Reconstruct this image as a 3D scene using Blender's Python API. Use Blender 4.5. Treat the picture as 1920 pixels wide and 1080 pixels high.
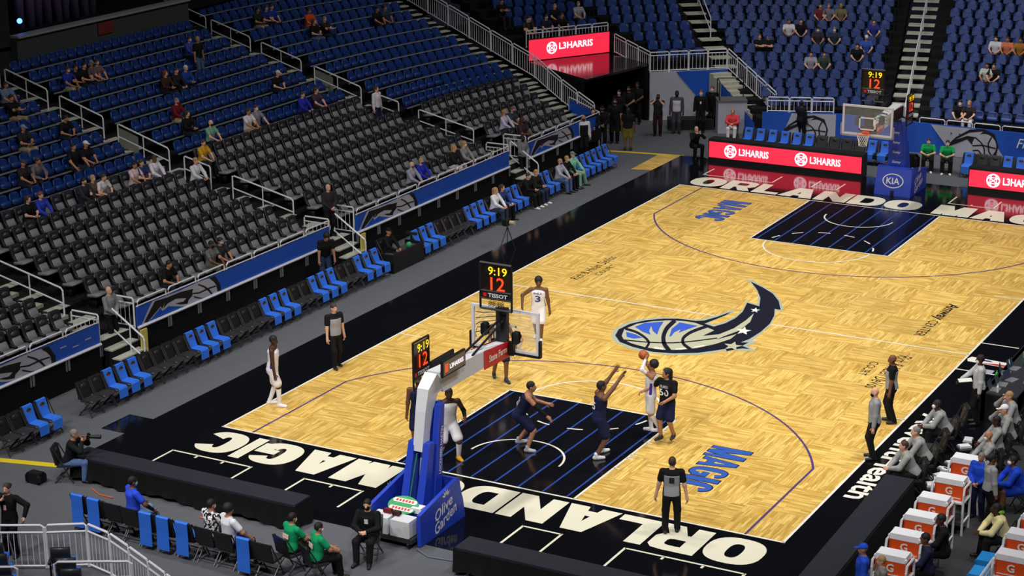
import bpy, bmesh, math, random
import numpy as np
from mathutils import Vector, Matrix

for o in list(bpy.data.objects): bpy.data.objects.remove(o)
scene = bpy.context.scene
COL = scene.collection
random.seed(7); RNG = np.random.default_rng(7)
R = math.radians

# ---------------------------------------------------------------- camera
# metres; x runs along the near baseline, y along the left sideline, z up
CAM = np.array([29.1572, -37.6160, 18.0696]); FPX = 3679.31
PAN, TILT, ROLL = R(118.8166), R(17.04556), R(-0.41510)
def cam_axes():
    ca, sa, ct, st = math.cos(PAN), math.sin(PAN), math.cos(TILT), math.sin(TILT)
    f = np.array([ca*ct, sa*ct, -st]); r = np.array([sa, -ca, 0.]); u = np.cross(r, f)
    c, s = math.cos(ROLL), math.sin(ROLL)
    return c*r + s*u, -s*r + c*u, f
AX = cam_axes()
def ray(px, py): return AX[0]*(px-960)/FPX - AX[1]*(py-540)/FPX + AX[2]
def at(px, py, z=0.):
    d = ray(px, py); return CAM + d*(z-CAM[2])/d[2]
def atx(px, py, x):
    d = ray(px, py); return CAM + d*(x-CAM[0])/d[0]
def aty(px, py, y):
    d = ray(px, py); return CAM + d*(y-CAM[1])/d[1]
def pj(p):
    d = np.asarray(p, float)-CAM
    z = d@AX[2]; return 960+FPX*(d@AX[0])/z, 540-FPX*(d@AX[1])/z
cd = bpy.data.cameras.new('camera'); cd.sensor_width = 36; cd.lens = 36*FPX/1920; cd.clip_end = 400
cam = bpy.data.objects.new('camera', cd); COL.objects.link(cam)
m = Matrix.Identity(4)
for k in range(3):
    for j, v in enumerate((AX[0], AX[1], -AX[2])): m[k][j] = v[k]
    m[k][3] = CAM[k]
cam.matrix_world = m
scene.camera = cam

# ---------------------------------------------------------------- world, light, exposure
w = bpy.data.worlds.new('arena_dark'); scene.world = w; w.use_nodes = True
w.node_tree.nodes['Background'].inputs[0].default_value = (.55, .65, 1, 1)
w.node_tree.nodes['Background'].inputs[1].default_value = .01
vs = scene.view_settings
vs.view_transform = 'Standard'; vs.look = 'None'; vs.gamma = 1; vs.use_curve_mapping = False; vs.exposure = -.07
def spot(loc, tgt, e, size, blend=.6, rad=.6, col=(1, .97, .93)):
    l = bpy.data.lights.new('arena_and_fill_spot', 'SPOT'); l.energy = e; l.spot_size = R(size); l.spot_blend = blend
    l.shadow_soft_size = rad; l.color = col
    o = bpy.data.objects.new('arena_and_fill_spot', l); COL.objects.link(o); o.location = loc
    o.rotation_euler = (Vector(tgt)-Vector(loc)).to_track_quat('-Z', 'Y').to_euler()
    return o
for sx in (-2, 21):
    for k in range(6):
        y = -4+k*7.5
        spot((sx, y, 27), (7.6-(7.6-sx)*.12, y*.8+3, 0), 6900, 54, .7, .9)
# house lights over the seating bowl
for k in range(4):
    spot((2, 1+k*12, 26), (-12, 3+k*11.5, 2), 4600, 64, .9, 1.2)
for k in range(3):
    spot((1+k*8, 30, 26), (2+k*6, 45, 2), 6500, 62, .9, 1.2)

# frontal spots added at the near end to brighten camera-facing sides
for sx in (-6, 8, 24):
    spot((sx, -24, 25), (sx*.55+1, 7, 0), 13500, 58, .7, .9)
# extra spot added to brighten the near corner; another over the right bench
spot((6, -14, 24), (2, -8, 0), 5200, 50, .8, 1.2)
spot((24, 2, 24), (19, 3, 0), 4200, 50, .8, 1.2)

# ---------------------------------------------------------------- materials
def lin(c):
    out = []
    for v in c[:3]:
        v = v/255.
        out.append(v/12.92 if v <= .04045 else ((v+.055)/1.055)**2.4)
    return (*out, 1.)
MATS = {}
def mat(name, rgb, rough=.6, metal=0., spec=.5, var=0., vscale=6., emit=0., bump=0., alpha=1.):
    key = name
    if key in MATS: return MATS[key]
    m = bpy.data.materials.new(name); m.use_nodes = True
    nt = m.node_tree; b = nt.nodes['Principled BSDF']
    c = lin(rgb)
    b.inputs['Base Color'].default_value = c; b.inputs['Roughness'].default_value = rough
    b.inputs['Metallic'].default_value = metal; b.inputs['Specular IOR Level'].default_value = spec
    if alpha < 1: b.inputs['Alpha'].default_value = alpha
    if emit:
        b.inputs['Emission Color'].default_value = c; b.inputs['Emission Strength'].default_value = emit
    if var or bump:
        tc = nt.nodes.new('ShaderNodeTexCoord'); n = nt.nodes.new('ShaderNodeTexNoise')
        n.inputs['Scale'].default_value = vscale; n.inputs['Detail'].default_value = 4
        nt.links.new(tc.outputs['Object'], n.inputs['Vector'])
        if var:
            mx = nt.nodes.new('ShaderNodeMix'); mx.data_type = 'RGBA'
            mx.inputs[6].default_value = tuple(max(0, v*(1-var)) for v in c[:3])+(1,)
            mx.inputs[7].default_value = tuple(min(1, v*(1+var)) for v in c[:3])+(1,)
            nt.links.new(n.outputs['Fac'], mx.inputs[0]); nt.links.new(mx.outputs[2], b.inputs['Base Color'])
        if bump:
            bp = nt.nodes.new('ShaderNodeBump'); bp.inputs['Strength'].default_value = bump
            nt.links.new(n.outputs['Fac'], bp.inputs['Height']); nt.links.new(bp.outputs[0], b.inputs['Normal'])
    MATS[key] = m
    return m
def cloth(rgb): return mat('cloth_%d_%d_%d' % tuple(rgb), rgb, .85, spec=.2, var=.12, vscale=9)
def paint(rgb, rough=.4): return mat('paint_%d_%d_%d_%d' % (*rgb, int(rough*100)), rgb, rough)
def wood_mat(name, flip):
    m = bpy.data.materials.new(name); m.use_nodes = True; nt = m.node_tree; b = nt.nodes['Principled BSDF']
    tc = nt.nodes.new('ShaderNodeTexCoord'); oi = nt.nodes.new('ShaderNodeObjectInfo')
    mp = nt.nodes.new('ShaderNodeMapping')
    if flip: mp.inputs['Rotation'].default_value = (0, 0, math.pi/2)
    nt.links.new(tc.outputs['Object'], mp.inputs['Vector'])
    ad = nt.nodes.new('ShaderNodeVectorMath'); ad.operation = 'MULTIPLY_ADD'
    cmb = nt.nodes.new('ShaderNodeCombineXYZ')
    for i in range(3): nt.links.new(oi.outputs['Random'], cmb.inputs[i])
    ad.inputs[1].default_value = (17.3, 31.7, 3); nt.links.new(cmb.outputs[0], ad.inputs[0]); nt.links.new(mp.outputs[0], ad.inputs[2])
    br = nt.nodes.new('ShaderNodeTexBrick'); br.offset = .37; br.offset_frequency = 3
    br.inputs['Color1'].default_value = lin((248, 210, 120)); br.inputs['Color2'].default_value = lin((212, 170, 80))
    br.inputs['Mortar'].default_value = lin((172, 124, 52)); br.inputs['Scale'].default_value = 1
    br.inputs['Mortar Size'].default_value = .003; br.inputs['Mortar Smooth'].default_value = .3
    br.inputs['Brick Width'].default_value = .62; br.inputs['Row Height'].default_value = .076
    nt.links.new(ad.outputs[0], br.inputs['Vector'])
    # second, longer grain variation
    mp2 = nt.nodes.new('ShaderNodeMapping'); mp2.inputs['Scale'].default_value = (1.2, 13, 1)
    nt.links.new(ad.outputs[0], mp2.inputs['Vector'])
    ns = nt.nodes.new('ShaderNodeTexNoise'); ns.inputs['Scale'].default_value = 1.6; ns.inputs['Detail'].default_value = 3
    nt.links.new(mp2.outputs[0], ns.inputs['Vector'])
    cr = nt.nodes.new('ShaderNodeMapRange'); cr.inputs[1].default_value = .3; cr.inputs[2].default_value = .7
    cr.inputs[3].default_value = .66; cr.inputs[4].default_value = 1.16; nt.links.new(ns.outputs['Fac'], cr.inputs[0])
    rr = nt.nodes.new('ShaderNodeMapRange'); rr.inputs[3].default_value = .9; rr.inputs[4].default_value = 1.06
    nt.links.new(oi.outputs['Random'], rr.inputs[0])
    mu = nt.nodes.new('ShaderNodeMath'); mu.operation = 'MULTIPLY'; nt.links.new(cr.outputs[0], mu.inputs[0]); nt.links.new(rr.outputs[0], mu.inputs[1])
    mx = nt.nodes.new('ShaderNodeVectorMath'); mx.operation = 'SCALE'
    nt.links.new(br.outputs['Color'], mx.inputs[0]); nt.links.new(mu.outputs[0], mx.inputs['Scale'])
    nt.links.new(mx.outputs[0], b.inputs['Base Color'])
    b.inputs['Roughness'].default_value = .3; b.inputs['Specular IOR Level'].default_value = .45
    return m

# ---------------------------------------------------------------- mesh builder
def frame(d, up=(0, 0, 1)):
    d = np.asarray(d, float); d = d/np.linalg.norm(d); u = np.asarray(up, float)
    if abs(d@u) > .98: u = np.array([0, 1., 0])
    x = np.cross(u, d); x /= np.linalg.norm(x); y = np.cross(d, x)
    return x, y, d
class MB:
    def __init__(s): s.v = []; s.f = []
    def add(s, v, f):
        n = len(s.v); s.v += [tuple(map(float, p)) for p in v]; s.f += [tuple(i+n for i in q) for q in f]; return s
    def box(s, c, size, X=None, Y=None, Z=None, taper=1.):
        c = np.asarray(c, float); X = np.array([1., 0, 0]) if X is None else np.asarray(X, float)
        Y = np.array([0, 1., 0]) if Y is None else np.asarray(Y, float)
        Z = np.cross(X, Y) if Z is None else np.asarray(Z, float)
        a, b, d = np.asarray(size, float)/2; v = []
        for k in (-1, 1):
            t = taper if k > 0 else 1.
            for i, j in ((-1, -1), (1, -1), (1, 1), (-1, 1)): v.append(c+X*a*i*t+Y*b*j*t+Z*d*k)
        return s.add(v, [(3, 2, 1, 0), (4, 5, 6, 7), (0, 1, 5, 4), (1, 2, 6, 5), (2, 3, 7, 6), (3, 0, 4, 7)])
    def bb(s, lo, hi):
        lo = np.asarray(lo, float); hi = np.asarray(hi, float); return s.box((lo+hi)/2, hi-lo)
    def rbox(s, c, size, r=.03, X=None, Y=None, Z=None):
        """box with a chamfer on all edges"""
        c = np.asarray(c, float); X = np.array([1., 0, 0]) if X is None else np.asarray(X, float)
        Y = np.array([0, 1., 0]) if Y is None else np.asarray(Y, float)
        Z = np.cross(X, Y) if Z is None else np.asarray(Z, float)
        a, b, d = np.asarray(size, float)/2; r = min(r, a*.9, b*.9, d*.9)
        rings = []
        for z, q in ((-d, r), (-d+r, 0), (d-r, 0), (d, r)):
            ring = []
            for (i, j) in ((-1, -1), (1, -1), (1, 1), (-1, 1)):
                A, B = a-q, b-q
                pts = [(i*A, j*(B-r*(q == 0))), (i*(A-r*(q == 0)), j*B)] if q == 0 else [(i*A, j*(B-r*.0)), (i*A, j*B)]
                if (i*j) > 0: pts = pts[::-1]
                ring += pts
            rings.append([c+X*x+Y*y+Z*z for x, y in ring])
        return s.loft(rings, True, True)
    def loft(s, rings, cap0=False, cap1=False, closed=True):
        n = len(rings[0]); v = [p for r in rings for p in r]; f = []
        for i in range(len(rings)-1):
            for j in range(n if closed else n-1):
                k = (j+1) % n; f.append((i*n+j, i*n+k, (i+1)*n+k, (i+1)*n+j))
        if cap0: f.append(tuple(range(n-1, -1, -1)))
        if cap1: f.append(tuple((len(rings)-1)*n+j for j in range(n)))
        return s.add(v, f)
    def tube(s, pts, r=.02, n=6, close=False, cap=True):
        P = [np.asarray(p, float) for p in pts]; rings = []; m = len(P)
        rr = r if hasattr(r, '__len__') else [r]*m
        for i in range(m):
            if close: d = P[(i+1) % m]-P[i-1]
            else: d = P[min(i+1, m-1)]-P[max(i-1, 0)]
            x, y, _ = frame(d)
            rings.append([P[i]+rr[i]*(x*math.cos(2*math.pi*j/n)+y*math.sin(2*math.pi*j/n)) for j in range(n)])
        if close: rings.append(rings[0])
        return s.loft(rings, cap and not close, cap and not close)
    def cyl(s, c, r, h, n=16, r2=None, axis=(0, 0, 1)):
        c = np.asarray(c, float); a = np.asarray(axis, float)
        return s.tube([c, c+a*h], [r, r if r2 is None else r2], n)
    def lathe(s, c, prof, n=16, axis=(0, 0, 1)):
        x, y, d = frame(axis); c = np.asarray(c, float)
        rings = [[c+d*h+r*(x*math.cos(2*math.pi*j/n)+y*math.sin(2*math.pi*j/n)) for j in range(n)] for r, h in prof]
        return s.loft(rings, prof[0][0] > 1e-4, prof[-1][0] > 1e-4)
    def ball(s, c, r, n=12, m=8):
        r = np.asarray([r]*3 if not hasattr(r, '__len__') else r, float); c = np.asarray(c, float)
        rings = []
        for i in range(m+1):
            t = math.pi*i/m; q = max(math.sin(t), 1e-3)
            rings.append([c+r*np.array([q*math.cos(2*math.pi*j/n), q*math.sin(2*math.pi*j/n), -math.cos(t)]) for j in range(n)])
        return s.loft(rings, True, True)
    def prism(s, poly, o, X, Y, Z, d0, d1):
        """2-D outline (CCW) extruded along Z"""
        o = np.asarray(o, float); X = np.asarray(X, float); Y = np.asarray(Y, float); Z = np.asarray(Z, float)
        return s.loft([[o+X*x+Y*y+Z*d for x, y in poly] for d in (d0, d1)], True, True)
    def poly(s, pts): return s.add(pts, [tuple(range(len(pts)))])
    def strip(s, a, b):
        n = len(a); return s.add(list(a)+list(b), [(i, i+1, n+i+1, n+i) for i in range(n-1)])
    def mesh(s, name, off=None):
        me = bpy.data.meshes.new(name); v = s.v
        if off is not None: v = [(p[0]-off[0], p[1]-off[1], p[2]-off[2]) for p in v]
        me.from_pydata(v, [], s.f); me.update(); return me
    def build(s, name, material, parent=None, off=None, smooth=False):
        me = s.mesh(name, off)
        if material: me.materials.append(material)
        if smooth: me.polygons.foreach_set('use_smooth', [True]*len(me.polygons))
        return link(name, me, parent)
def link(name, me, parent=None):
    o = bpy.data.objects.new(name, me); COL.objects.link(o)
    if parent: o.parent = parent
    return o
def tag(o, label=None, cat=None, group=None, kind=None):
    if label: o['label'] = label
    if cat: o['category'] = cat
    if group: o['group'] = group
    if kind: o['kind'] = kind
    return o
def thing(name, label, cat, loc=(0, 0, 0), rz=0., group=None):
    o = bpy.data.objects.new(name, None); COL.objects.link(o); o.empty_display_size = .2
    o.location = [float(c) for c in loc]; o.rotation_euler = (0, 0, rz)
    return tag(o, label, cat, group)
def single(name, mb, material, label, cat, group=None, smooth=False, kind=None):
    """a thing that is one mesh built in world coordinates; origin moved to its base"""
    V = np.array(mb.v); lo, hi = V.min(0), V.max(0); off = ((lo[0]+hi[0])/2, (lo[1]+hi[1])/2, lo[2])
    o = mb.build(name, material, None, off, smooth); o.location = off
    return tag(o, label, cat, group, kind)
def copy_tree(src, parent=None):
    c = src.copy(); COL.objects.link(c); c.parent = parent
    for ch in src.children: copy_tree(ch, c)
    return c
FONT_CACHE = {}
def text_mb(s, o, X, Y, width=None, height=None, bold=0., shear=0., align='L', depth=0.):
    """lettering as flat mesh: o = lower-left (or centre) corner, X = reading direction, Y = up"""
    key = (s, bold, shear)
    if key not in FONT_CACHE:
        cu = bpy.data.curves.new('lettering', 'FONT'); cu.body = s; cu.offset = bold; cu.shear = shear; cu.resolution_u = 2
        ob = bpy.data.objects.new('lettering', cu)
        me = bpy.data.meshes.new_from_object(ob); bpy.data.objects.remove(ob)
        v = np.array([p.co[:2] for p in me.vertices]); f = [tuple(p.vertices) for p in me.polygons]
        v = v-v.min(0); FONT_CACHE[key] = (v, f); bpy.data.meshes.remove(me)
    v, f = FONT_CACHE[key]; ext = v.max(0)
    if width is None: width = height*ext[0]/ext[1]
    if height is None: height = width*ext[1]/ext[0]
    q = v/ext*np.array([width, height])
    if align == 'C': q = q-np.array([width/2, height/2])
    o = np.asarray(o, float); X = np.asarray(X, float); Y = np.asarray(Y, float)
    mb = MB(); mb.add([o+X*a+Y*b for a, b in q], f)
    return mb
ZUP = np.array([0, 0, 1.])
# ================================================================ FLOOR AND COURT
L_, W_ = 28.65, 15.24
carpet = mat('grey_carpet', (90, 92, 98), .95, spec=.15, var=.1, vscale=3)
o = MB().bb((-26, -16, -.30), (30, 62, -.02)).build('floor', carpet); tag(o, 'grey carpeted arena floor around the court', None, None, 'structure')
black_gloss = mat('black_court_paint', (13, 14, 18), .1, spec=.6, var=.25, vscale=.7)
ap = MB()
ap.bb((-1.95, -3.75, -.05), (17.35, 33.1, -.004))
ap.bb((-2.72, -1.52, -.05), (-1.95, -.4, -.004))
apron = ap.build('floor_apron', black_gloss); tag(apron, 'glossy black apron floor surrounding the court', None, None, 'structure')
court = MB().bb((-.03, -.03, -.04), (W_+.03, L_+.03, -.0035)).build('floor_court', paint((120, 92, 48)))
tag(court, 'pale maple parquet basketball court', None, None, 'structure')
wm = [wood_mat('parquet_lengthwise', False), wood_mat('parquet_crosswise', True)]
PN = 1.524
panel_mesh = {}
for i in range(10):
    for j in range(19):
        y0, y1 = j*PN, min((j+1)*PN, L_)
        k = (i+j) % 2; key = (k, y1-y0 < 1.5)
        if key not in panel_mesh:
            g = .002; hx = PN/2-g; hy = (y1-y0)/2-g
            me = MB().add([(-hx, -hy, -.02), (hx, -hy, -.02), (hx, hy, -.02), (-hx, hy, -.02), (-hx, -hy, 0), (hx, -hy, 0), (hx, hy, 0), (-hx, hy, 0)],
                          [(4, 5, 6, 7), (0, 1, 5, 4), (1, 2, 6, 5), (2, 3, 7, 6), (3, 0, 4, 7)]).mesh('parquet_panel')
            me.materials.append(wm[k]); panel_mesh[key] = me
        o = link('parquet_panel', panel_mesh[key], court); o.location = ((i+.5)*PN, (y0+y1)/2, 0)
# loose wooden panel by the tunnel
wp = MB(); wp.poly([(-2.75, 30.1, -.012), (-1.75, 30.35, -.012), (-1.9, 33.05, -.012), (-2.85, 32.85, -.012)])
tag(wp.build('floor_patch', wm[0]), 'pale wooden floor panel beside the tunnel', None, None, 'structure')

def flat(pts, z): return [(p[0], p[1], z) for p in pts]
def line_mb(mb, a, b, w, z):
    a = np.array(a, float); b = np.array(b, float); d = (b-a)/np.linalg.norm(b-a); n = np.array([-d[1], d[0]])*w/2
    return mb.poly(flat([a-n, b-n, b+n, a+n], z))
def path_mb(mb, P, w, z):
    P = np.array(P, float); D = np.gradient(P, axis=0); D /= np.linalg.norm(D, axis=1)[:, None]
    N = np.stack([-D[:, 1], D[:, 0]], 1); ww = (np.asarray(w)*np.ones(len(P)))[:, None]/2
    return mb.strip(flat(P+N*ww, z), flat(P-N*ww, z))
def arc(c, r, a0, a1, n=40):
    t = np.radians(np.linspace(a0, a1, n)); return np.stack([c[0]+r*np.cos(t), c[1]+r*np.sin(t)], 1)
cream = paint((232, 228, 206), .3); white = paint((238, 236, 226), .3)
key_black = mat('lane_black_paint', (17, 18, 23), .14, spec=.55, var=.3, vscale=1.3)
stripe_blue = paint((46, 76, 160), .3); purple = paint((86, 66, 118), .35)
def ymir(p, far): return [(W_-q[0], L_-q[1]) for q in p] if far else p
for far in (False, True):
    F = lambda p: np.array(ymir([tuple(q) for q in p], far))
    mb = MB(); mb.poly(flat(F([(5.18, 0), (10.06, 0), (10.06, 5.79), (5.18, 5.79)]), .0015)); mb.build('key_paint', key_black, court)
    for k in range(8):
        x = 5.18+4.88*(.035+.1318*k)
        line_mb(MB(), *F([(x, .05), (x, 5.75)]), .05, .003).build('key_stripe', stripe_blue, court)
    for a, b in (((5.18, 0), (5.18, 5.79)), ((10.06, 0), (10.06, 5.79)), ((5.155, 5.79), (10.085, 5.79))):
        line_mb(MB(), *F([a, b]), .055, .0045).build('lane_line', white, court)
    mb = MB(); path_mb(mb, F(arc((7.62, 5.79), 1.83, 0, 180)), .055, .0045); mb.build('free_throw_arc', white, court)
    mb = MB()
    for k in range(6):
        a0 = 180+10+k*29; path_mb(mb, F(arc((7.62, 5.79), 1.83, a0, a0+13, 6)), .055, .0045)
    mb.build('free_throw_dashes', white, court)
    mb = MB(); path_mb(mb, F(list(arc((7.62, 1.6), 1.22, 0, 180))), .055, .0045); mb.build('restricted_arc', white, court)
    mb = MB(); a0 = math.degrees(math.acos((7.62-.914)/7.24))
    P = [(W_-.914, 0), (W_-.914, 2.)]+[tuple(q) for q in arc((7.62, 1.6), 7.24, a0, 180-a0, 60)]+[(.914, 2.), (.914, 0)]
    path_mb(mb, F(P), .06, .0045); mb.build('three_point_line', purple, court)
    for k, yy in enumerate((2.15, 2.85, 3.1, 4.0, 4.9)):
        mb = MB(); line_mb(mb, *F([(10.06, yy), (10.22, yy)]), .05, .0045); line_mb(mb, *F([(5.02, yy), (5.18, yy)]), .05, .0045); mb.build('lane_mark', white, court)
    for x0, x1, nt in ((-.14, 2.24, 2), (3.8, 5.45, 1), (9.74, 10.72, 0), (12.28, 15.1, 2)):
        mb = MB()
        line_mb(mb, *F([(x0, -2.95), (x0, -1.86)]), .06, -.001); line_mb(mb, *F([(x0, -1.89), (x1, -1.89)]), .06, -.001); line_mb(mb, *F([(x1, -1.86), (x1, -2.95)]), .06, -.001)
        for q in range(nt):
            x = x0+(x1-x0)*(q+1)/(nt+1); line_mb(mb, *F([(x, -1.89), (x, -2.05)]), .06, -.001)
        mb.build('camera_box_line', cream, apron)
for a, b in (((-.04, 0), (W_+.04, 0)), ((-.04, L_), (W_+.04, L_)), ((0, 0), (0, L_)), ((W_, 0), (W_, L_)), ((0, L_/2), (7.5, L_/2)), ((9.3, L_/2), (W_, L_/2))):
    line_mb(MB(), a, b, .06, .0045).build('boundary_line', white, court)
for yy in (8.53, L_-8.53):
    line_mb(MB(), (0, yy), (.9, yy), .05, .0045).build('hash_line', white, court)
    line_mb(MB(), (W_-.9, yy), (W_, yy), .05, .0045).build('hash_line', white, court)
for yy in (13.0, 15.52): line_mb(MB(), (W_+.03, yy), (W_+1.1, yy), .06, -.001).build('substitution_line', white, apron)

# ---- wide block lettering on the aprons
def superell(w, a, b, n=2.5, a0=0, a1=360, m=36):
    t = np.radians(np.linspace(a0, a1, m)); c, s = np.cos(t), np.sin(t)
    return np.stack([w+a*np.sign(c)*np.abs(c)**(2/n), .5+b*np.sign(s)*np.abs(s)**(2/n)], 1)
def glyph(ch, W, sx=.30, sy=.23, s2=.28, la=.36, md=.17):
    """outline pieces of a heavy extended capital, height 1, width W; list of polygons or (outer, inner) strips"""
    out = []
    q = lambda *p: out.append(('p', list(p)))
    if ch == 'O': out.append(('s', superell(W/2, W/2, .5), superell(W/2, W/2-sx-.06, .5-sy)))
    if ch in 'CG':
        a = 28; out.append(('s', superell(W/2, W/2, .5, a0=a, a1=360-a), superell(W/2, W/2-sx-.06, .5-sy, a0=a, a1=360-a)))
        if ch == 'G': q((W*.52, .36), (W, .36), (W, .56), (W*.52, .56)); q((W-sx, .14), (W, .14), (W, .5), (W-sx, .5))
    if ch == 'D':
        q((0, 0), (sx, 0), (sx, 1), (0, 1))
        P = [(sx*.9, 0), (W*.5, 0)]+[tuple(p) for p in superell(W/2, W/2, .5, a0=-88, a1=88, m=20)]+[(W*.5, 1), (sx*.9, 1)]
        Q = [(sx*.9, sy), (W*.5, sy)]+[tuple(p) for p in superell(W/2, W/2-sx, .5-sy, a0=-88, a1=88, m=20)]+[(W*.5, 1-sy), (sx*.9, 1-sy)]
        out.append(('s', P, Q))
    if ch == 'L': q((0, 0), (W, 0), (W, sy), (sx, sy), (sx, 1), (0, 1))
    if ch == 'I': q((0, 0), (W, 0), (W, 1), (0, 1))
    if ch == 'N':
        q((0, 0), (sx, 0), (sx, 1), (0, 1)); q((W-sx, 0), (W, 0), (W, 1), (W-sx, 1)); q((0, 1), (W-sx*1.05, 0), (W, 0), (sx*1.05, 1))
    if ch == 'M':
        q((0, 0), (s2, 0), (s2, 1), (0, 1)); q((W-s2, 0), (W, 0), (W, 1), (W-s2, 1))
        q((0, 1), (W/2-md, 0), (W/2+md, 0), (s2*1.3, 1)); q((W-s2*1.3, 1), (W/2-md, 0), (W/2+md, 0), (W, 1))
    if ch == 'A':
        q((0, 0), (la, 0), (W/2+la*.22, 1), (W/2-la*.55, 1)); q((W-la, 0), (W, 0), (W/2+la*.55, 1), (W/2-la*.22, 1)); q((W*.22, .17), (W*.78, .17), (W*.72, .37), (W*.28, .37))
    if ch == 'R':
        q((0, 0), (sx, 0), (sx, 1), (0, 1))
        P = [(sx*.9, 1), (W*.62, 1), (W*.86, .97), (W*.97, .86), (W*.97, .52), (W*.86, .38), (W*.62, .33), (sx*.9, .33)]
        Q = [(sx*.9, .80), (W*.58, .80), (W*.66, .78), (W*.69, .74), (W*.69, .62), (W*.66, .56), (W*.58, .54), (sx*.9, .54)]
        out.append(('s', P, Q)); q((W*.38, .40), (W*.60, 0), (W, 0), (W*.74, .42))
    return out
widths = dict(O=1.32, R=1.18, L=1.0, A=1.3, N=1.22, D=1.22, M=1.42, G=1.3, I=.33, C=1.28)
H_L = 1.36
def big_word(o, X, Y, words, spans):
    for word, (s0, s1) in zip(words, spans):
        tot = sum(widths[c] for c in word); gap = .06; k = (s1-s0-gap*(len(word)-1))/tot; x = s0
        for c in word:
            wd = widths[c]*k; mb = MB()
            for gi, g in enumerate(glyph(c, wd/H_L)):
                T = lambda P: [(o[0]+X[0]*(x+p[0]*H_L)+Y[0]*p[1]*H_L, o[1]+X[1]*(x+p[0]*H_L)+Y[1]*p[1]*H_L, -.0012+.0007*gi) for p in P]
                if g[0] == 'p': mb.poly(T(g[1]))
                else: mb.strip(T(g[1]), T(g[2]))
            mb.build('apron_letter', cream, apron); x += wd+gap
big_word((15.12, -.22), (-1, 0), (0, -1), ('ORLANDO', 'MAGIC'), ((0, 8.95), (9.5, 15.1)))
big_word((.12, L_+.22), (1, 0), (0, 1), ('ORLANDO', 'MAGIC'), ((0, 8.95), (9.5, 15.1)))
DX, DY = np.array([0, -1., 0]), np.array([1., 0, 0])
blue_l = paint((52, 92, 176), .35); navy_l = paint((28, 34, 66), .35)
for x0, y1 in ((11.72, 4.62), (2.5, 27.28)):
    yy = y1
    for ch, wd in zip('MAGIC', (.66, .58, .58, .22, .56)):
        dx = .10 if ch in 'MC' else 0.
        for gr, mm_, zz in ((.03, navy_l, .0015), (0., blue_l, .0042)):
            hgt = .93+dx+2*gr; mb = MB()
            for gi, g in enumerate(glyph(ch, (wd+2*gr)/hgt, .16+gr*.9, .13+gr*.9, .15+gr*.9, .19+gr, .08+gr*.5)):
                T2 = lambda P: [(x0-dx-gr+p[1]*hgt, yy+gr-p[0]*hgt, zz+.0006*gi) for p in P]
                if g[0] == 'p': mb.poly(T2(g[1]))
                else: mb.strip(T2(g[1]), T2(g[2]))
            mb.build('court_word', mm_, court)
        yy -= wd+.07
ink = paint((38, 34, 30), .4)
text_mb('Amway', (13.24, 18.75, .003), DX, DY, 1.75, .5, .02, .25).build('court_word', ink, court)
text_mb('CENTER', (13.32, 16.9, .003), DX, DY, 1.62, .3, .0).build('court_word', ink, court)
text_mb('Rich & Helen DeVos', (13.5, 13.4, .003), DX, DY, 3.0, .42, .0, .25).build('court_word', ink, court)
text_mb('COURT', (13.0, 12.5, .003), DX, DY, 1.2, .25, .0).build('court_word', ink, court)
text_mb('Rich & Helen DeVos', (2.2, 15.75, .003), -DX, -DY, 2.9, .34, .0, .25).build('court_word', ink, court)
text_mb('COURT', (2.6, 16.5, .003), -DX, -DY, 1.3, .22, .0).build('court_word', ink, court)
text_mb('AdventHealth', (15.52, 9.25, -.0012), DX, DY, 6.2, .62, .022).build('apron_word', white, apron)
# league badge on the scorer's side
mb = MB(); mb.poly(flat([(15.36, 14.2), (15.30, 13.98), (15.36, 13.78), (16.4, 13.7), (16.46, 13.9), (16.4, 14.12)], -.0015)); mb.build('badge_white', white, apron)
mb = MB(); mb.poly(flat([(15.5, 14.12), (15.9, 14.09), (16.02, 13.98), (15.7, 13.97)], -.0008)); mb.build('badge_blue', paint((42, 60, 140), .35), apron)
mb = MB(); mb.poly(flat([(15.7, 13.79), (16.38, 13.74), (16.42, 13.9), (16.1, 13.9), (15.95, 13.85)], -.0008)); mb.build('badge_red', paint((196, 52, 58), .35), apron)
mb = MB(); mb.poly(flat([(15.82, 13.35), (16.25, 13.32), (16.25, 13.05), (15.82, 13.08)], -.0012)); mb.build('badge_tile', paint((170, 172, 190), .35), apron)

# ---- centre-court emblem: painted on the floor, traced in court coordinates
def trace(P, z):
    return [(*at(1130+x/5.3333, 510+y/5.3333)[:2], z) for x, y in P]
halo_c = paint((168, 178, 164), .35); navy_c = paint((26, 28, 44), .3); cream_c = paint((186, 186, 158), .35)
mb = MB(); mb.poly(trace([(85, 640), (110, 580), (200, 520), (330, 480), (520, 455), (720, 455), (900, 475), (1000, 470), (1150, 430), (1300, 378), (1330, 385), (1270, 420), (1060, 505), (1110, 530), (1230, 495), (1320, 445), (1390, 385), (1420, 330), (1435, 290), (1545, 325), (1560, 280), (1545, 200), (1490, 120), (1430, 75), (1500, 85), (1620, 150), (1720, 215), (1780, 290), (1805, 350), (1795, 395), (1740, 385), (1720, 450), (1680, 530), (1590, 610), (1490, 690), (1560, 695), (1440, 740), (1545, 790), (1400, 790), (1300, 780), (1220, 803), (1215, 785), (1100, 808), (950, 828), (700, 832), (450, 810), (250, 760), (130, 705)][::-1], .0030)); mb.build('emblem_outline', halo_c, court)
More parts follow.
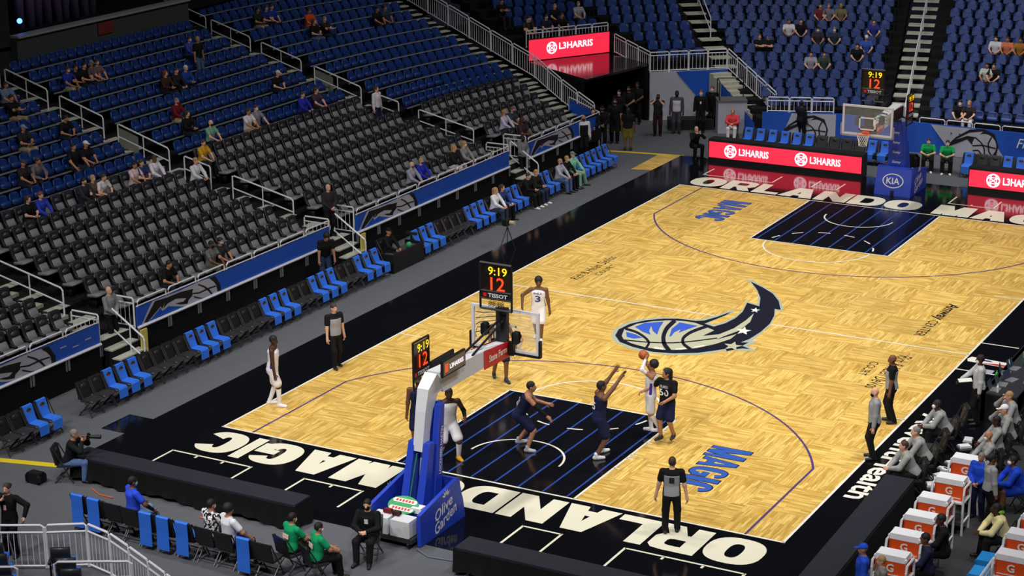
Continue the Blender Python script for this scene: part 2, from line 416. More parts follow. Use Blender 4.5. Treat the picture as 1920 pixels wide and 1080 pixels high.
mb = MB(); mb.poly(trace([(125, 635), (160, 575), (270, 520), (420, 485), (600, 467), (760, 467), (930, 490), (1020, 485), (1140, 450), (1285, 398), (1240, 430), (1020, 517), (1110, 547), (1230, 512), (1330, 460), (1400, 398), (1445, 308), (1570, 345), (1720, 370), (1715, 440), (1670, 520), (1580, 600), (1470, 670), (1380, 705), (1460, 705), (1395, 740), (1475, 772), (1390, 765), (1240, 792), (1230, 770), (1100, 790), (950, 810), (700, 815), (500, 800), (300, 750), (170, 700)][::-1], .0036)); mb.build('emblem_trail', navy_c, court)
mb = MB(); mb.poly(trace([(1480, 95), (1600, 155), (1700, 215), (1760, 290), (1780, 380), (1710, 368), (1566, 345), (1577, 260), (1545, 180)][::-1], .0036)); mb.build('emblem_trail_tip', navy_c, court)
mb = MB(); mb.poly(trace([(190, 640), (215, 575), (340, 520), (500, 493), (650, 485), (800, 490), (920, 508), (1010, 540), (1115, 585), (1000, 640), (1160, 625), (1310, 565), (1430, 485), (1512, 415), (1475, 500), (1370, 585), (1210, 645), (1130, 680), (1340, 622), (1280, 670), (1130, 720), (950, 760), (780, 780), (600, 780), (430, 755), (290, 715), (210, 675)][::-1], .0042)); mb.build('emblem_ball', cream_c, court)
def tpath(P, w):
    t = np.linspace(0, len(P)-1, 24); P = np.array(P, float)
    c = np.stack([np.interp(t, range(len(P)), P[:, k]) for k in (0, 1)], 1)
    for _ in range(4): c[1:-1] = (c[:-2]+2*c[1:-1]+c[2:])/4
    D = np.gradient(c, axis=0); D /= np.linalg.norm(D, axis=1)[:, None]; N = np.stack([-D[:, 1], D[:, 0]], 1)*w/2
    return MB().strip(trace(c+N, .0048), trace(c-N, .0048))
tpath([(225, 568), (340, 600), (430, 660), (470, 710), (430, 765)], 24).build('emblem_seam', navy_c, court)
tpath([(725, 485), (640, 560), (605, 640), (610, 720), (672, 795)], 42).build('emblem_seam', navy_c, court)
tpath([(1045, 543), (880, 600), (800, 660), (800, 720), (885, 778)], 30).build('emblem_seam', navy_c, court)
tpath([(205, 680), (450, 705), (700, 712), (900, 695), (1145, 662)], 12).build('emblem_seam', navy_c, court)
for P in ([(320, 550), (420, 510), (610, 497), (570, 560), (545, 630), (500, 590), (485, 540), (465, 590), (480, 630), (400, 600)], [(665, 650), (690, 570), (770, 505), (950, 540), (850, 575), (760, 610), (780, 575), (715, 605), (690, 640)], [(235, 600), (330, 625), (400, 660), (310, 668), (240, 650)]):
    MB().poly(trace(P[::-1], .0048)).build('emblem_panel', paint((58, 92, 196), .35), court)
def star(cx, cy, rx, ry, rot=0.):
    return [(cx+rx*(1 if k % 2 == 0 else .42)*math.sin(rot+k*math.pi/5), cy-ry*(1 if k % 2 == 0 else .42)*math.cos(rot+k*math.pi/5)) for k in range(10)]
for S, c in ((star(1525, 383, 52, 26, .2), white), (star(1408, 590, 82, 42, .2), white), (star(1300, 742, 100, 46, .25), cream_c)):
    MB().poly(trace(S[::-1], .0054)).build('emblem_star', c, court)
for P in ([(515, 752), (605, 763), (605, 775), (515, 768)], [(725, 768), (830, 758), (830, 770), (725, 778)], [(910, 748), (1020, 733), (1020, 742), (910, 758)]):
    MB().poly(trace(P[::-1], .0054)).build('emblem_glint', white, court)
# yellow safety strips
yel = paint((222, 196, 40), .5)
mb = MB(); mb.poly([(-4.95, 32.45, -.013), (-1.85, 33.0, -.013), (-1.85, 33.22, -.013), (-4.95, 32.68, -.013)]); tag(mb.build('floor_stripe', yel), 'yellow safety stripe across the tunnel mouth', None, None, 'structure')
mb = MB(); mb.poly([(-4.5, -4.75, -.013), (-2.0, -4.1, -.013), (-2.0, -3.86, -.013), (-4.5, -4.5, -.013)]); tag(mb.build('floor_stripe', yel), 'yellow safety stripe at the near corner', None, None, 'structure')
mb = MB(); mb.poly([(-8.9, 36.4, -.013), (-6.0, 35.8, -.013), (-6.0, 36.0, -.013), (-8.9, 36.6, -.013)]); tag(mb.build('floor_stripe', yel), 'yellow stripe inside the tunnel', None, None, 'structure')
# ================================================================ SEATING BOWL
concrete = mat('dark_concrete', (58, 58, 60), .9, var=.15, vscale=2)
step_grey = mat('pale_step', (182, 182, 168), .85, var=.1, vscale=4)
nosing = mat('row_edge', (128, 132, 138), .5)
steel = mat('brushed_rail', (222, 222, 230), .35)
black_wall = mat('black_drape', (14, 14, 16), .9, spec=.2, var=.2, vscale=2)
dark_deck = mat('dark_deck', (22, 22, 25), .9, spec=.2)
blue_ban = mat('blue_banner', (22, 82, 190), .55, var=.12, vscale=1.2)
grey_ban = mat('silver_banner', (176, 176, 190), .55, var=.08, vscale=2)
blk = paint((16, 16, 18), .5)
def row_z(i): return .9+.2*i if i <= 6 else .9+1.2+.27*(i-6)
PITCH = .9
def row_x(i): return -6.2-PITCH*i          # centre of the seat cushion, left stand
SEATS = []                                  # (kind, x, y, z, facing angle, section, row)
RAILS = []                                  # filled below
def terrace(name, label, polys):
    """stepped deck: polys = list of (outline xy CCW, z)"""
    mb = MB()
    for P, z in polys: mb.loft([[(x, y, zz) for x, y in P] for zz in (z-.45, z)], True, True)
    return tag(mb.build(name, dark_deck), label, None, None, 'structure')
# ---- left stand: straight part
AISLES = [(1.75, 3.15), (13.05, 14.4), (25.05, 26.3)]
SECT = [(-12, 1.75), (3.15, 13.05), (14.4, 25.05)]
NROW_L = 16
polys = []
for i in range(NROW_L):
    x1 = row_x(i)+.42 if i else -5.45
    polys.append(([(row_x(i)-.5, -12), (x1, -12), (x1, 26.3), (row_x(i)-.5, 26.3)], row_z(i)))
deckL = terrace('floor_stand_left', 'dark stepped deck of the left seating stand', polys)
# row edges catch the light
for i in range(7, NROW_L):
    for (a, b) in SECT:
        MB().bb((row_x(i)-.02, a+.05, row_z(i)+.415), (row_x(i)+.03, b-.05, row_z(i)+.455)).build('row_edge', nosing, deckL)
# aisle steps: two per row
for (a, b) in AISLES:
    ym = (a+b)/2; hw = .56
    for i in range(NROW_L):
        h = row_z(i)-(row_z(i-1) if i else .45)
        x1 = row_x(i)+.42 if i else -5.5
        MB().bb((x1-.3, ym-hw, row_z(i)), (x1+.04, ym+hw, row_z(i)+.015)).build('aisle_step', step_grey, deckL)
        if i: MB().bb((x1+.06, ym-hw*.98, row_z(i-1)), (x1+.34, ym+hw*.2, row_z(i)-h/2)).build('aisle_step', step_grey, deckL)
# stair down to the arena floor at each opening
for (a, b) in AISLES:
    ym = (a+b)/2
    for k in range(3):
        MB().bb((-5.45+.28*k, ym-.55, -.02), (-5.15+.28*k, ym+.55, .63-.22*k)).build('step_body', dark_deck, deckL)
        MB().bb((-5.45+.28*k, ym-.56, .63-.22*k), (-5.15+.28*k, ym+.56, .67-.22*k)).build('aisle_step', step_grey, deckL)
for i in range(NROW_L):
    black = i <= 6; sp = .55 if black else .5
    for si, (a, b) in enumerate(SECT):
        n = int((b-a-.1)/sp)
        for k in range(n):
            SEATS.append(('k' if black else 'b', row_x(i), a+(b-a-n*sp)/2+(k+.5)*sp, row_z(i), 0., 'L%d' % (si+1), i))
# ---- left stand: curved end section next to the tunnel
CX = 23.
def cyi(i): return max(25.3, 29.-.62*i)                       # the front rows stay straight longer
def pol(i, r, th): return np.array([CX-r*math.cos(th), cyi(i)+r*math.sin(th)])
def row_r(i): return CX-row_x(i)
def th_at(i, r, y): return math.asin((y-cyi(i))/r)
def THE(i): return th_at(i, row_r(i), 31.55+2.55*i/6) if i < 6 else th_at(6, row_r(6), 34.1)
def THS(i): return th_at(i, row_r(i), 32.6+2.65*i/6) if i < 6 else th_at(6, row_r(6), 35.25)
polys = []
NROW_C = 19
for i in range(NROW_C):
    r0, r1 = CX-(row_x(i)+.42 if i else -5.45), CX-(row_x(i)-.5)
    t = np.linspace(th_at(i, r1, 26.2) if cyi(i) > 26.2 else 0., THS(i), 10)
    t = np.concatenate([[t[0]], t[1:]])
    P = [tuple(pol(i, r1, q)) for q in t]+[tuple(pol(i, r0, q)) for q in t[::-1]]
    if cyi(i) > 26.2: P = [(CX-r1, 26.2)]+[tuple(pol(i, r1, q)) for q in np.linspace(0, THS(i), 8)]+[tuple(pol(i, r0, q)) for q in np.linspace(THS(i), 0, 8)]+[(CX-r0, 26.2)]
    polys.append((P[::-1], row_z(i)))
deckC = terrace('floor_stand_corner', 'dark stepped deck of the curved section by the tunnel', polys)
for i in range(NROW_C):
    black = i <= 4; sp = .56 if black else .52; r = row_r(i); s0 = 26.4-cyi(i); s1 = THE(i)*r; n = int((s1-s0)/sp)
    def along(s): return (np.array([CX-r, cyi(i)+s]), 0.) if s < 0 else (pol(i, r, s/r), s/r)
    for k in range(n):
        p, t = along(s0+((s1-s0)-n*sp)/2+(k+.5)*sp)
        SEATS.append(('k' if black else 'b', p[0], p[1], row_z(i), -t, 'L4', i))
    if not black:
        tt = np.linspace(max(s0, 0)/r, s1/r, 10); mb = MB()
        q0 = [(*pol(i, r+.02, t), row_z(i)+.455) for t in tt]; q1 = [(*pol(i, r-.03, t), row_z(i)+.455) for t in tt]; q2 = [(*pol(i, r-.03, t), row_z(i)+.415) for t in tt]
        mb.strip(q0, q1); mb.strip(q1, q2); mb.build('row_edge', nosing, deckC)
    if i > 1:
        ra = CX-(row_x(i)+.42)
        for k, rr in enumerate((ra, ra-.4)):
            zz = row_z(i) if k == 0 else (row_z(i)+row_z(i-1))/2
            P = [pol(i, rr+.3, THE(i)+.004), pol(i, rr+.3, THS(i)-.004), pol(i, rr, THS(i)-.004), pol(i, rr, THE(i)+.004)]
            MB().loft([[(*p, z) for p in P[::-1]] for z in (zz-.03, zz+.015)], True, True).build('aisle_step', step_grey, deckC)

# ---- generic straight block on the far side
def block(name, label, O, t_deg, rows, left, right, sec, sp=.56, kind='b', s_margin=.35):
    """rows: list of (distance outward, z); left/right: (point, direction) lines limiting the rows"""
    O = np.array(O, float); t = np.array([math.cos(R(t_deg)), math.sin(R(t_deg))]); n = np.array([-t[1], t[0]])
    def s_on(d, ln):                       # where the row line at depth d meets the limiting line
        p = np.array(ln[0], float); q = np.array(ln[1], float); b = O+n*d
        A = np.array([[t[0], -q[0]], [t[1], -q[1]]]); return np.linalg.solve(A, p-b)[0]
    polys = []
    for i, (d, z) in enumerate(rows):
        a0, b0 = s_on(d-.42, left), s_on(d-.42, right); a1, b1 = s_on(d+.5, left), s_on(d+.5, right)
        P = [O+n*(d-.42)+t*a0, O+n*(d-.42)+t*b0, O+n*(d+.5)+t*b1, O+n*(d+.5)+t*a1]
        polys.append(([tuple(p) for p in P], z))
        a, b = s_on(d, left)+s_margin, s_on(d, right)-s_margin; m_ = int((b-a)/sp)
        for k in range(m_):
            p = O+n*d+t*(a+((b-a)-m_*sp)/2+(k+.5)*sp)
            SEATS.append((kind, p[0], p[1], z, R(t_deg)-math.pi/2, sec, i))
    return terrace(name, label, polys)
def stairs(deck, name, p0, dirn, rows, width, z0, side=1):
    """flight of steps running outward from p0; rows as (depth, z)"""
    p0 = np.array(p0, float); u = np.array(dirn, float); u /= np.linalg.norm(u); v = np.array([u[1], -u[0]])
    zp = z0
    for (d, z) in rows:
        for k, zz in ((0, z),):
            dd = d-.42
            P = [p0+u*dd, p0+u*dd+v*width, p0+u*(dd+.62)+v*width, p0+u*(dd+.62)]
            MB().loft([[(*p, q) for p in P] for q in (zz-.02, zz+.04)], True, True).build(name, step_grey, deck)
        zp = z
TD = np.array([-.86, .51])                       # axis of the tunnel
TA = np.array([-5.55, 33.55]); TB = np.array([-6.0, 38.65])     # mouth: left and right jamb
CN = (-.62, .785)                                 # outward direction of the corner section
rowsC = [(.55+.9*i, 2.1+.25*i) for i in range(13)]
deckK = block('floor_stand_far_corner', 'dark stepped deck of the corner section over the tunnel', (-5.9, 38.7), 39, rowsC, (TB+np.array([.25, .1]), TD), ((-3.65, 40.75), CN), 'C')
stairs(deckK, 'aisle_step', (-3.6, 40.6), CN, rowsC, .95, 2.0)
rowsG = [(.6+.9*i, 3.0+.27*i) for i in range(10)]
deckG = block('floor_stand_over_tunnel', 'dark stepped deck of the seats above the tunnel sign', (-11.15, 36.85), 59, rowsG, ((-11.15, 36.85), TD), ((-8.65, 40.9), TD), 'G')
EN = (-.25, .97)
rowsD = [(.45+.9*i, .9+.205*i) for i in range(19)]
deckD = block('floor_stand_far', 'dark stepped deck of the far stand left of the long stairs', (.15, 37.3), 24, rowsD, ((-.15, 37.0), CN), ((4.85, 38.1), EN), 'D')
rowsF = [(.5+.9*i, .9+.225*i) for i in range(19)]
deckF = block('floor_stand_far_right', 'dark stepped deck of the far stand right of the long stairs', (6.9, 37.95), 3, rowsF, ((6.1, 37.9), (-.22, .975)), ((22, 37.9), (.1, 1)), 'F')
stairs(deckF, 'aisle_step', (4.92, 38.1), (-.235, .972), rowsF, 1.15, .7)

# ---- walls that close the stands
def wall(name, label, P, z0, z1, thick, material):
    P = [np.array(p, float) for p in P]; mb = MB()
    for a, b in zip(P[:-1], P[1:]):
        d = (b-a)/np.linalg.norm(b-a); n = np.array([-d[1], d[0]])
        q = [a, b, b+n*thick, a+n*thick]
        mb.loft([[(*p, z) for p in q] for z in (z0, z1)], True, True)
    return tag(mb.build(name, material), label, None, None, 'structure')
for k, (a, b) in enumerate(((-12, 1.7), (3.2, 13.0), (14.45, 25.0))):
    wall('wall_left_skirt', 'black drape skirt below the blue banner rail', [(-5.35, b), (-5.35, a)][::-1], -.02, .9, .1, black_wall)
wall('wall_corner_skirt', 'black drape skirt below the curved banner rail', [(-5.35, 26.4), (-5.35, 31.6)], -.02, .9, .1, black_wall)
wl_ = [pol(i, row_r(i)-.42, THS(i)) for i in range(8)]
for i in range(7): wall('wall_stand_end', 'black end wall of the curved section facing the tunnel', [wl_[i], wl_[i+1]], -.02, row_z(i), .08, black_wall)
# tunnel
jl0, jl1 = TA, TA+TD*10.5; jr0, jr1 = TB, TB+TD*9
wall('wall_tunnel_left', 'black wall on the left of the tunnel', [jl0+TD*1.6, jl1], -.02, 2.42, .12, black_wall)
wall('wall_tunnel_right', 'black drape on the right of the tunnel', [jr0, jr1], -.02, 2.42, .12, black_wall)
wall('wall_tunnel_end', 'dark back of the tunnel', [jl0+TD*8.2, jr0+TD*6], -.02, 2.42, .12, black_wall)
canopy = MB(); a, b, c, d_ = jl0+TD*1.45, jr0+TD*.02, jr0+TD*3.35, jl0+TD*6.1
canopy.loft([[(*p, z) for p in (a, b, c, d_)] for z in (2.36, 2.46)], True, True)
tag(canopy.build('ceiling_tunnel', mat('canopy_black', (22, 20, 24), .12, spec=.6)), 'glossy black canopy roof over the tunnel', None, None, 'structure')
# grey and blue draped wall of the far corner
cw0, cw1 = TB+np.array([.05, 0]), np.array([-3.3, 40.95])
cv = (cw1-cw0)/np.linalg.norm(cw1-cw0); cl = np.linalg.norm(cw1-cw0); cn = np.array([cv[1], -cv[0]])
wc = wall('wall_far_corner', 'silver and blue draped wall below the corner rail', [cw1, cw0], -.02, 2.1, .1, grey_ban)
mb = MB(); mb.poly([(*(cw0+cv*s+cn*.13), z) for s, z in ((1.15, 2.09), (2.3, .75), (cl, .75), (cl, 2.09))]); mb.build('blue_panel', blue_ban, wc)
# stair flight from the corner deck down to the floor, along the left edge of the far stand
p0 = np.array([-3.25, 40.9]); p1 = np.array([.05, 38.3]); u = (p1-p0)/np.linalg.norm(p1-p0); v = np.array([u[1], -u[0]]); ln = np.linalg.norm(p1-p0)
fl = wall('wall_stair_flight', 'grey side wall of the corner stair flight', [p0+v*.9, p1+v*.9], -.02, .5, .08, step_grey)
NS = 11
for k in range(NS):
    a = ln*k/NS; zt = 2.1-(2.1-.75)*(k+1)/NS
    P = [p0+u*a, p0+u*(a+ln/NS), p0+u*(a+ln/NS)+v*.9, p0+u*a+v*.9]
    MB().loft([[(*p, z) for p in P[::-1]] for z in (-.02, zt)], True, True).build('stair_step', step_grey, fl)
# blue skirt of the stair flight
P = [p0+v*1.0, p1+v*1.2]; mb = MB()
mb.poly([(*(p0+u*1.2+v*.97), -.02), (*(p1+v*.97), -.02), (*(p1+v*.97), .55), (*(p0+u*2.4+v*.97), 1.3), (*(p0+u*1.2+v*.97), 1.75)]); mb.build('blue_panel', blue_ban, fl)
# far fascia with banners
FA = [np.array(p) for p in ((-.05, 37.0), (2.85, 38.05), (6.05, 37.92), (22, 37.6))]
wf = wall('wall_far', 'blue and silver banner wall below the far stand', FA, -.02, 1.22, .1, blue_ban)
def on_wall(a, b, s, z, off=.02):
    d = (b-a)/np.linalg.norm(b-a); n = np.array([d[1], -d[0]]); p = a+d*s+n*off; return (p[0], p[1], z)
def wall_poly(par, a, b, P, material, off, name='banner_panel'):
    return MB().poly([on_wall(a, b, s, z, off) for s, z in P]).build(name, material, par)
def arena_emblem(par, a, b, s0, z0, k, flip=False):
    """black ball with swooping tail on a silver ground"""
    q = lambda P: [(s0+x*k, z0+y*k) for x, y in P]
    circ = lambda cx, cy, r, n=28: [(cx+r*math.cos(2*math.pi*i/n), cy+r*math.sin(2*math.pi*i/n)) for i in range(n)]
    wall_poly(par, a, b, q([(-1.45, -.35), (-.9, .25), (-.2, .72), (.5, .82), (1.1, .6), (1.32, 0), (1.2, -.75), (.15, -.75), (.1, -.2), (-.3, .2), (-.9, -.1)]), blk, .03, 'banner_emblem')
    wall_poly(par, a, b, q(circ(.6, -.05, .62)), grey_ban, .04, 'banner_emblem')
    wall_poly(par, a, b, q([(-.9, .12), (-.2, .55), (.5, .68), (.15, .35), (-.3, .38)]), grey_ban, .04, 'banner_emblem')
    for P in ([(.1, .35), (.45, .1), (.62, -.2), (.65, -.66)], [(.95, .45), (.8, .1), (.85, -.3), (1.0, -.5)], [(.0, -.1), (.5, -.02), (1.2, -.12)], [(.02, -.35), (.3, -.3), (.5, -.5)]):
        t = np.linspace(0, len(P)-1, 14); A = np.array(P); c = np.stack([np.interp(t, range(len(P)), A[:, i]) for i in (0, 1)], 1)
        D = np.gradient(c, axis=0); D /= np.linalg.norm(D, axis=1)[:, None]; N = np.stack([-D[:, 1], D[:, 0]], 1)*.035
        MB().strip([on_wall(a, b, s0+x*k, z0+y*k, .05) for x, y in c-N], [on_wall(a, b, s0+x*k, z0+y*k, .05) for x, y in c+N]).build('banner_emblem', blk, par)
wall_poly(wf, FA[0], FA[1], [(.75, 0), (3.0, 0), (3.0, 1.2), (1.2, 1.2)], grey_ban, .02)
arena_emblem(wf, FA[0], FA[1], 1.75, .55, .72)
wall_poly(wf, FA[2], FA[3], [(1.75, 0), (3.9, 0), (3.0, 1.2), (.75, 1.2)], grey_ban, .02)
arena_emblem(wf, FA[2], FA[3], 2.5, .6, .78)
d = (FA[3]-FA[2])/np.linalg.norm(FA[3]-FA[2]); X3 = np.array([d[0], d[1], 0])
text_mb('Florida', on_wall(FA[2], FA[3], 4.25, .62, .05), X3, ZUP, 1.35, .38, .0, .3).build('banner_lettering', white, wf)
# suite wall at the top of the left stand
bx = row_x(15)-.62
sw = wall('wall_suite', 'dark suite wall with a ledge above the left stand', [(bx, 15.4), (bx, 25.4)], 3.6, 6.05, .3, mat('suite_wall', (60, 64, 66), .8, var=.1))
MB().bb((bx+.02, 15.5, 4.6), (bx+.06, 25.3, 5.25)).build('wall_band', mat('suite_wall_band', (74, 50, 52), .8), sw)
MB().bb((bx-.35, 15.4, 6.05), (bx+.12, 25.4, 6.13)).build('wall_ledge', mat('suite_ledge', (150, 152, 156), .5), sw)
MB().bb((bx+.02, 19.8, 5.5), (bx+.05, 20.7, 5.95)).build('wall_plaque', mat('red_plaque', (110, 34, 28), .7), sw)
tag(MB().bb((bx-9, 8, 5.6), (bx-.3, 40, 5.75)).build('floor_suite', dark_deck), 'dark suite level floor behind the ledge', None, None, 'structure')
wall('wall_back', 'dark back wall of the arena bowl', [(bx-9, 60), (bx-9, 6)][::-1], 0, 14, .2, mat('back_wall', (30, 30, 36), .9))
wall('wall_back_near', 'dark wall at the top of the nearer left stand', [(bx-.3, -12), (bx-.3, 15.4)], 3.6, 9, .2, mat('back_wall', (30, 30, 36), .9))
wall('wall_back_corner', 'dark back wall above the curved section', [(bx-4.2, 25.4), (bx-4.2, 33)], 5.4, 12, .2, mat('suite_wall_band', (74, 50, 52), .8))
cur = thing('curtain', 'pale purple stage curtain hanging at the suite level', 'curtain', (bx-2.6, 20.5, 5.75))
for k in range(9):
    y = -2.1+k*.52
    MB().tube([(0.06*math.sin(k*2.1), y, 0), (0.03*math.sin(k), y+.05*math.sin(k*1.7), 1.5), (0, y, 4)], [.2, .22, .2], 8).build('curtain_fold', mat('purple_curtain', (104, 88, 128), .9, var=.15), cur, smooth=True)
t = thing('stage_light', 'small glowing blue stage light at the suite level', 'light', (bx-.9, 16.6, 5.75))
MB().tube([(0, 0, 0), (0, 0, .62)], .03, 6).build('stand', blk, t)
MB().ball((0, 0, .7), .1, 12, 8).build('lamp', mat('blue_lamp', (70, 120, 255), emit=6), t)

# ================================================================ RAILS
def loop_rail(par, name, a, b, drop=0., h0=.0, h1=.3, r=.024):
    """flat hoop between two posts: a, b = foot points; h0/h1 heights above the feet"""
    a = np.array(a, float); b = np.array(b, float); e = .06
    d = (b-a)/np.linalg.norm(b-a)
    P = [a+ZUP*h0, a+ZUP*(h1-e), a+d*e+ZUP*h1, b-d*e+ZUP*h1, b+ZUP*(h1-e), b+ZUP*h0]
    return MB().tube(P, r, 6).build(name, steel, par)
def stair_rail(label, a, b, h=.86, mid=.42, posts=(0., .5, 1.), group=None, closed=False, panel=False):
    """sloping aisle handrail, a = top foot, b = bottom foot"""
    a = np.array(a, float); b = np.array(b, float); t = thing('stair_handrail', label, 'handrail', b, 0, group); A = a-b; B = b-b
    e = (B-A)*.03
    MB().tube([A+ZUP*mid, A+ZUP*(h-.05), A+e+ZUP*h, B-e+ZUP*h, B+ZUP*(h-.07), B], .027, 6).build('top_rail', steel, t)
    MB().tube([A+ZUP*mid, B+ZUP*mid], .024, 6).build('lower_rail', steel, t)
    for q in posts:
        if q < 1: MB().tube([A+(B-A)*q, A+(B-A)*q+ZUP*h*.98], .022, 6).build('post', steel, t)
    if panel:
        p, q = A+(B-A)*.02, A+(B-A)*.4; MB().add([p+ZUP*.0, q+ZUP*.0, q+ZUP*(h-.12), p+ZUP*(h-.12)], [(0, 1, 2, 3)]).build('infill_panel', mat('rail_panel', (120, 122, 112), .6), t)
    return t
ordn = ('lowest', 'second', 'third', 'fourth', 'fifth', 'sixth', 'seventh')
for ai, (a, b) in enumerate(AISLES):
    ym = (a+b)/2; nm = ('nearest aisle', 'middle aisle', 'aisle beside the curved section')[ai]
    spans = [(1.2, 3.9), (4.9, 6.1), (6.8, 9.2), (9.9, 12.0), (12.6, 14.7), (15.0, 16.4)]
    for k, (i0, i1) in enumerate(spans):
        zf = lambda i: float(np.interp(i, range(-1, 20), [row_z(j) for j in range(-1, 20)]))
        A = (row_x(0)-PITCH*i1, ym, zf(i1)); B = (row_x(0)-PITCH*i0, ym, zf(i0))
        px, py = pj(B)
        if px < -60 or py < -40: continue
        stair_rail('steel stair handrail on the %s, %s from the floor' % (nm, ordn[k]), A, B, posts=(0., .5, 1.) if i1-i0 > 1.5 else (0., 1.), panel=(ai in (1, 2) and k == 2))
# banner rails along the left fascia
silver_p = grey_ban
def bz(P):
    out = []
    for x, y in P:
        p = atx(560+x/6, 340+y/6, -5.35); out.append((p[1]-14.6, min(max(.945, p[2]+BZ), 1.49)))
    return out[::-1]
BZ = .92-atx(560+690/6, 340+580/6, -5.35)[2]
def ellz(cx, cy, rx, ry, n=26): return [(cx+rx*math.cos(2*math.pi*k/n)-ry*.1*math.sin(2*math.pi*k/n), cy-ry*math.sin(2*math.pi*k/n)-rx*.36*math.cos(2*math.pi*k/n)) for k in range(n)][::-1]
EMBLEM = [
 ('banner_patch', bz([(680, 580), (720, 470), (768, 352), (860, 322), (1000, 268), (1110, 215), (1200, 178), (1280, 158), (1325, 230), (1335, 292), (1250, 332), (1100, 408), (1040, 442), (1005, 425), (900, 415), (850, 458), (835, 425), (760, 525), (725, 572)]), grey_ban, .006),
 ('banner_emblem', bz([(697, 560), (737, 470), (790, 357), (885, 330), (862, 395), (848, 436), (836, 412), (775, 492), (727, 560)]), blk, .010),
 ('banner_emblem', bz([(880, 333), (1000, 283), (1100, 262), (1185, 276), (1115, 300), (1092, 332), (1064, 368), (1058, 402), (1000, 405), (955, 392), (1022, 380), (1048, 345), (960, 347), (892, 388), (856, 436), (866, 390)]), blk, .010),
 ('banner_patch', bz([(790, 520), (850, 462), (900, 420), (1000, 428), (1020, 440), (900, 480)]), blue_ban, .012),
 ('banner_ball', bz(ellz(1195, 272, 100, 72)), grey_ban, .014),
 ('banner_emblem', bz([(1238, 165), (1290, 150), (1330, 240), (1332, 292), (1303, 300), (1296, 240), (1272, 198)]), blk, .018),
 ('banner_seam', bz([(1095, 300), (1150, 296), (1230, 258), (1290, 240), (1292, 252), (1232, 272), (1152, 310), (1095, 312)]), blk, .018),
 ('banner_seam', bz([(1150, 215), (1200, 240), (1240, 280), (1262, 318), (1250, 322), (1226, 288), (1190, 252), (1142, 224)]), blk, .020),
 ('banner_seam', bz([(1110, 330), (1160, 350), (1190, 360), (1186, 370), (1155, 360), (1108, 342)]), blk, .018),
]
def fascia(label, y0, y1, n_hoops, emblem_at, stripes=False):
    t = thing('banner_railing', label, 'railing', (-5.35, y0, 0)); L = y1-y0
    MB().bb((-.03, 0, .93), (.0, L, 1.5)).build('banner', blue_ban, t)
    if emblem_at is not None:
        for nm_, P, mm_, off in EMBLEM:
            Q = [(off, min(max(y_+emblem_at, .02), L-.02), z_) for y_, z_ in P]
            MB().poly(Q).build(nm_, mm_, t)
    if stripes:
        for k in range(5): MB().bb((.004, L-2.6+k*.5, 1.12+.06*(k % 3)), (.008, L-2.56+k*.5+.2, 1.15+.06*(k % 3))).build('banner_streak', silver_p, t)
    MB().tube([(.03, 0, .9), (.03, L, .9)], .045, 6).build('bottom_rail', steel, t)
    MB().tube([(.0, 0, 1.53), (.0, L, 1.53)], .02, 6).build('top_rail', steel, t)
    hl = L/n_hoops
    for k in range(n_hoops): loop_rail(t, 'hoop', (0, k*hl+.06, 1.5), (0, (k+1)*hl-.06, 1.5), 0, 0, .2)
    for k in range(n_hoops*1+1):
        y = L*k/n_hoops; mbk = MB(); mbk.bb((.02, max(0, y-.06), .55), (.05, min(L, y-.03)+.001, .9)); mbk.bb((.02, max(0, y+.03), .55), (.05, min(L, y+.06)+.031, .9)); mbk.build('bracket', mat('bracket_steel', (120, 122, 128), .4), t)
    return t
fascia('blue banner railing with black and silver ball emblem, nearest the camera', -9.5, 1.65, 8, 11.15-5.55, True)
fascia('blue banner railing with ball emblem between the first two openings', 3.25, 12.95, 7, .12)
fascia('blue banner railing with ball emblem between the second and third openings', 14.5, 24.95, 8, .1)
fascia('short blue banner railing with ball emblem next to the tunnel', 26.4, 31.2, 4, .1)
# gated ends of each opening: short baluster panels and yellow-ended steps
def baluster_panel(label, a, b, z0, z1, group=None, cat='railing', name='baluster_railing', hoop=.16, r=.018, gap=.14):
    a = np.array([*a, z0] if len(a) == 2 else a, float); b = np.array([*b, z0] if len(b) == 2 else b, float)
    t = thing(name, label, cat, a, 0, group); B = b-a; h = z1-z0; n = max(2, int(np.linalg.norm(B)/gap))
    MB().tube([(0, 0, 0), (0, 0, h-.05), B*.04+ZUP*h, B*.96+ZUP*h, B+ZUP*(h-.05), B], .026, 6).build('top_hoop', steel, t)
    MB().tube([ZUP*(h-hoop), B+ZUP*(h-hoop)], .022, 6).build('upper_rail', steel, t)
    MB().tube([ZUP*.06, B+ZUP*.06], .02, 6).build('lower_rail', steel, t)
    mb = MB()
    for k in range(1, n): mb.tube([B*k/n+ZUP*.06, B*k/n+ZUP*(h-hoop)], r*.6, 4)
    tag(mb.build('balusters', steel, t), kind='stuff')
    return t
for ai, (a, b) in enumerate(AISLES):
    nm = ('nearest', 'second', 'third')[ai]
    baluster_panel('short steel baluster panel on the far side of the %s floor opening' % nm, (-6.35, b+.05), (-5.4, b+.05), .9, 1.78)
    baluster_panel('short steel baluster panel on the near side of the %s floor opening' % nm, (-6.35, a-.05), (-5.4, a-.05), .9, 1.72)
    stair_rail('steel handrail slanting down to the court floor at the %s opening' % nm, (-5.75, (a+b)/2+.1, .75), (-4.55, (a+b)/2+.1, -.02), h=.95, mid=.35, posts=(.6,))
    yp = MB().bb((-4.95, b-.28, .25), (-4.9, b-.02, 1.0))
    if ai < 2: single('step_pad', yp, paint((214, 196, 96), .6), 'yellow padded end plate beside the %s floor opening' % nm, 'pad')
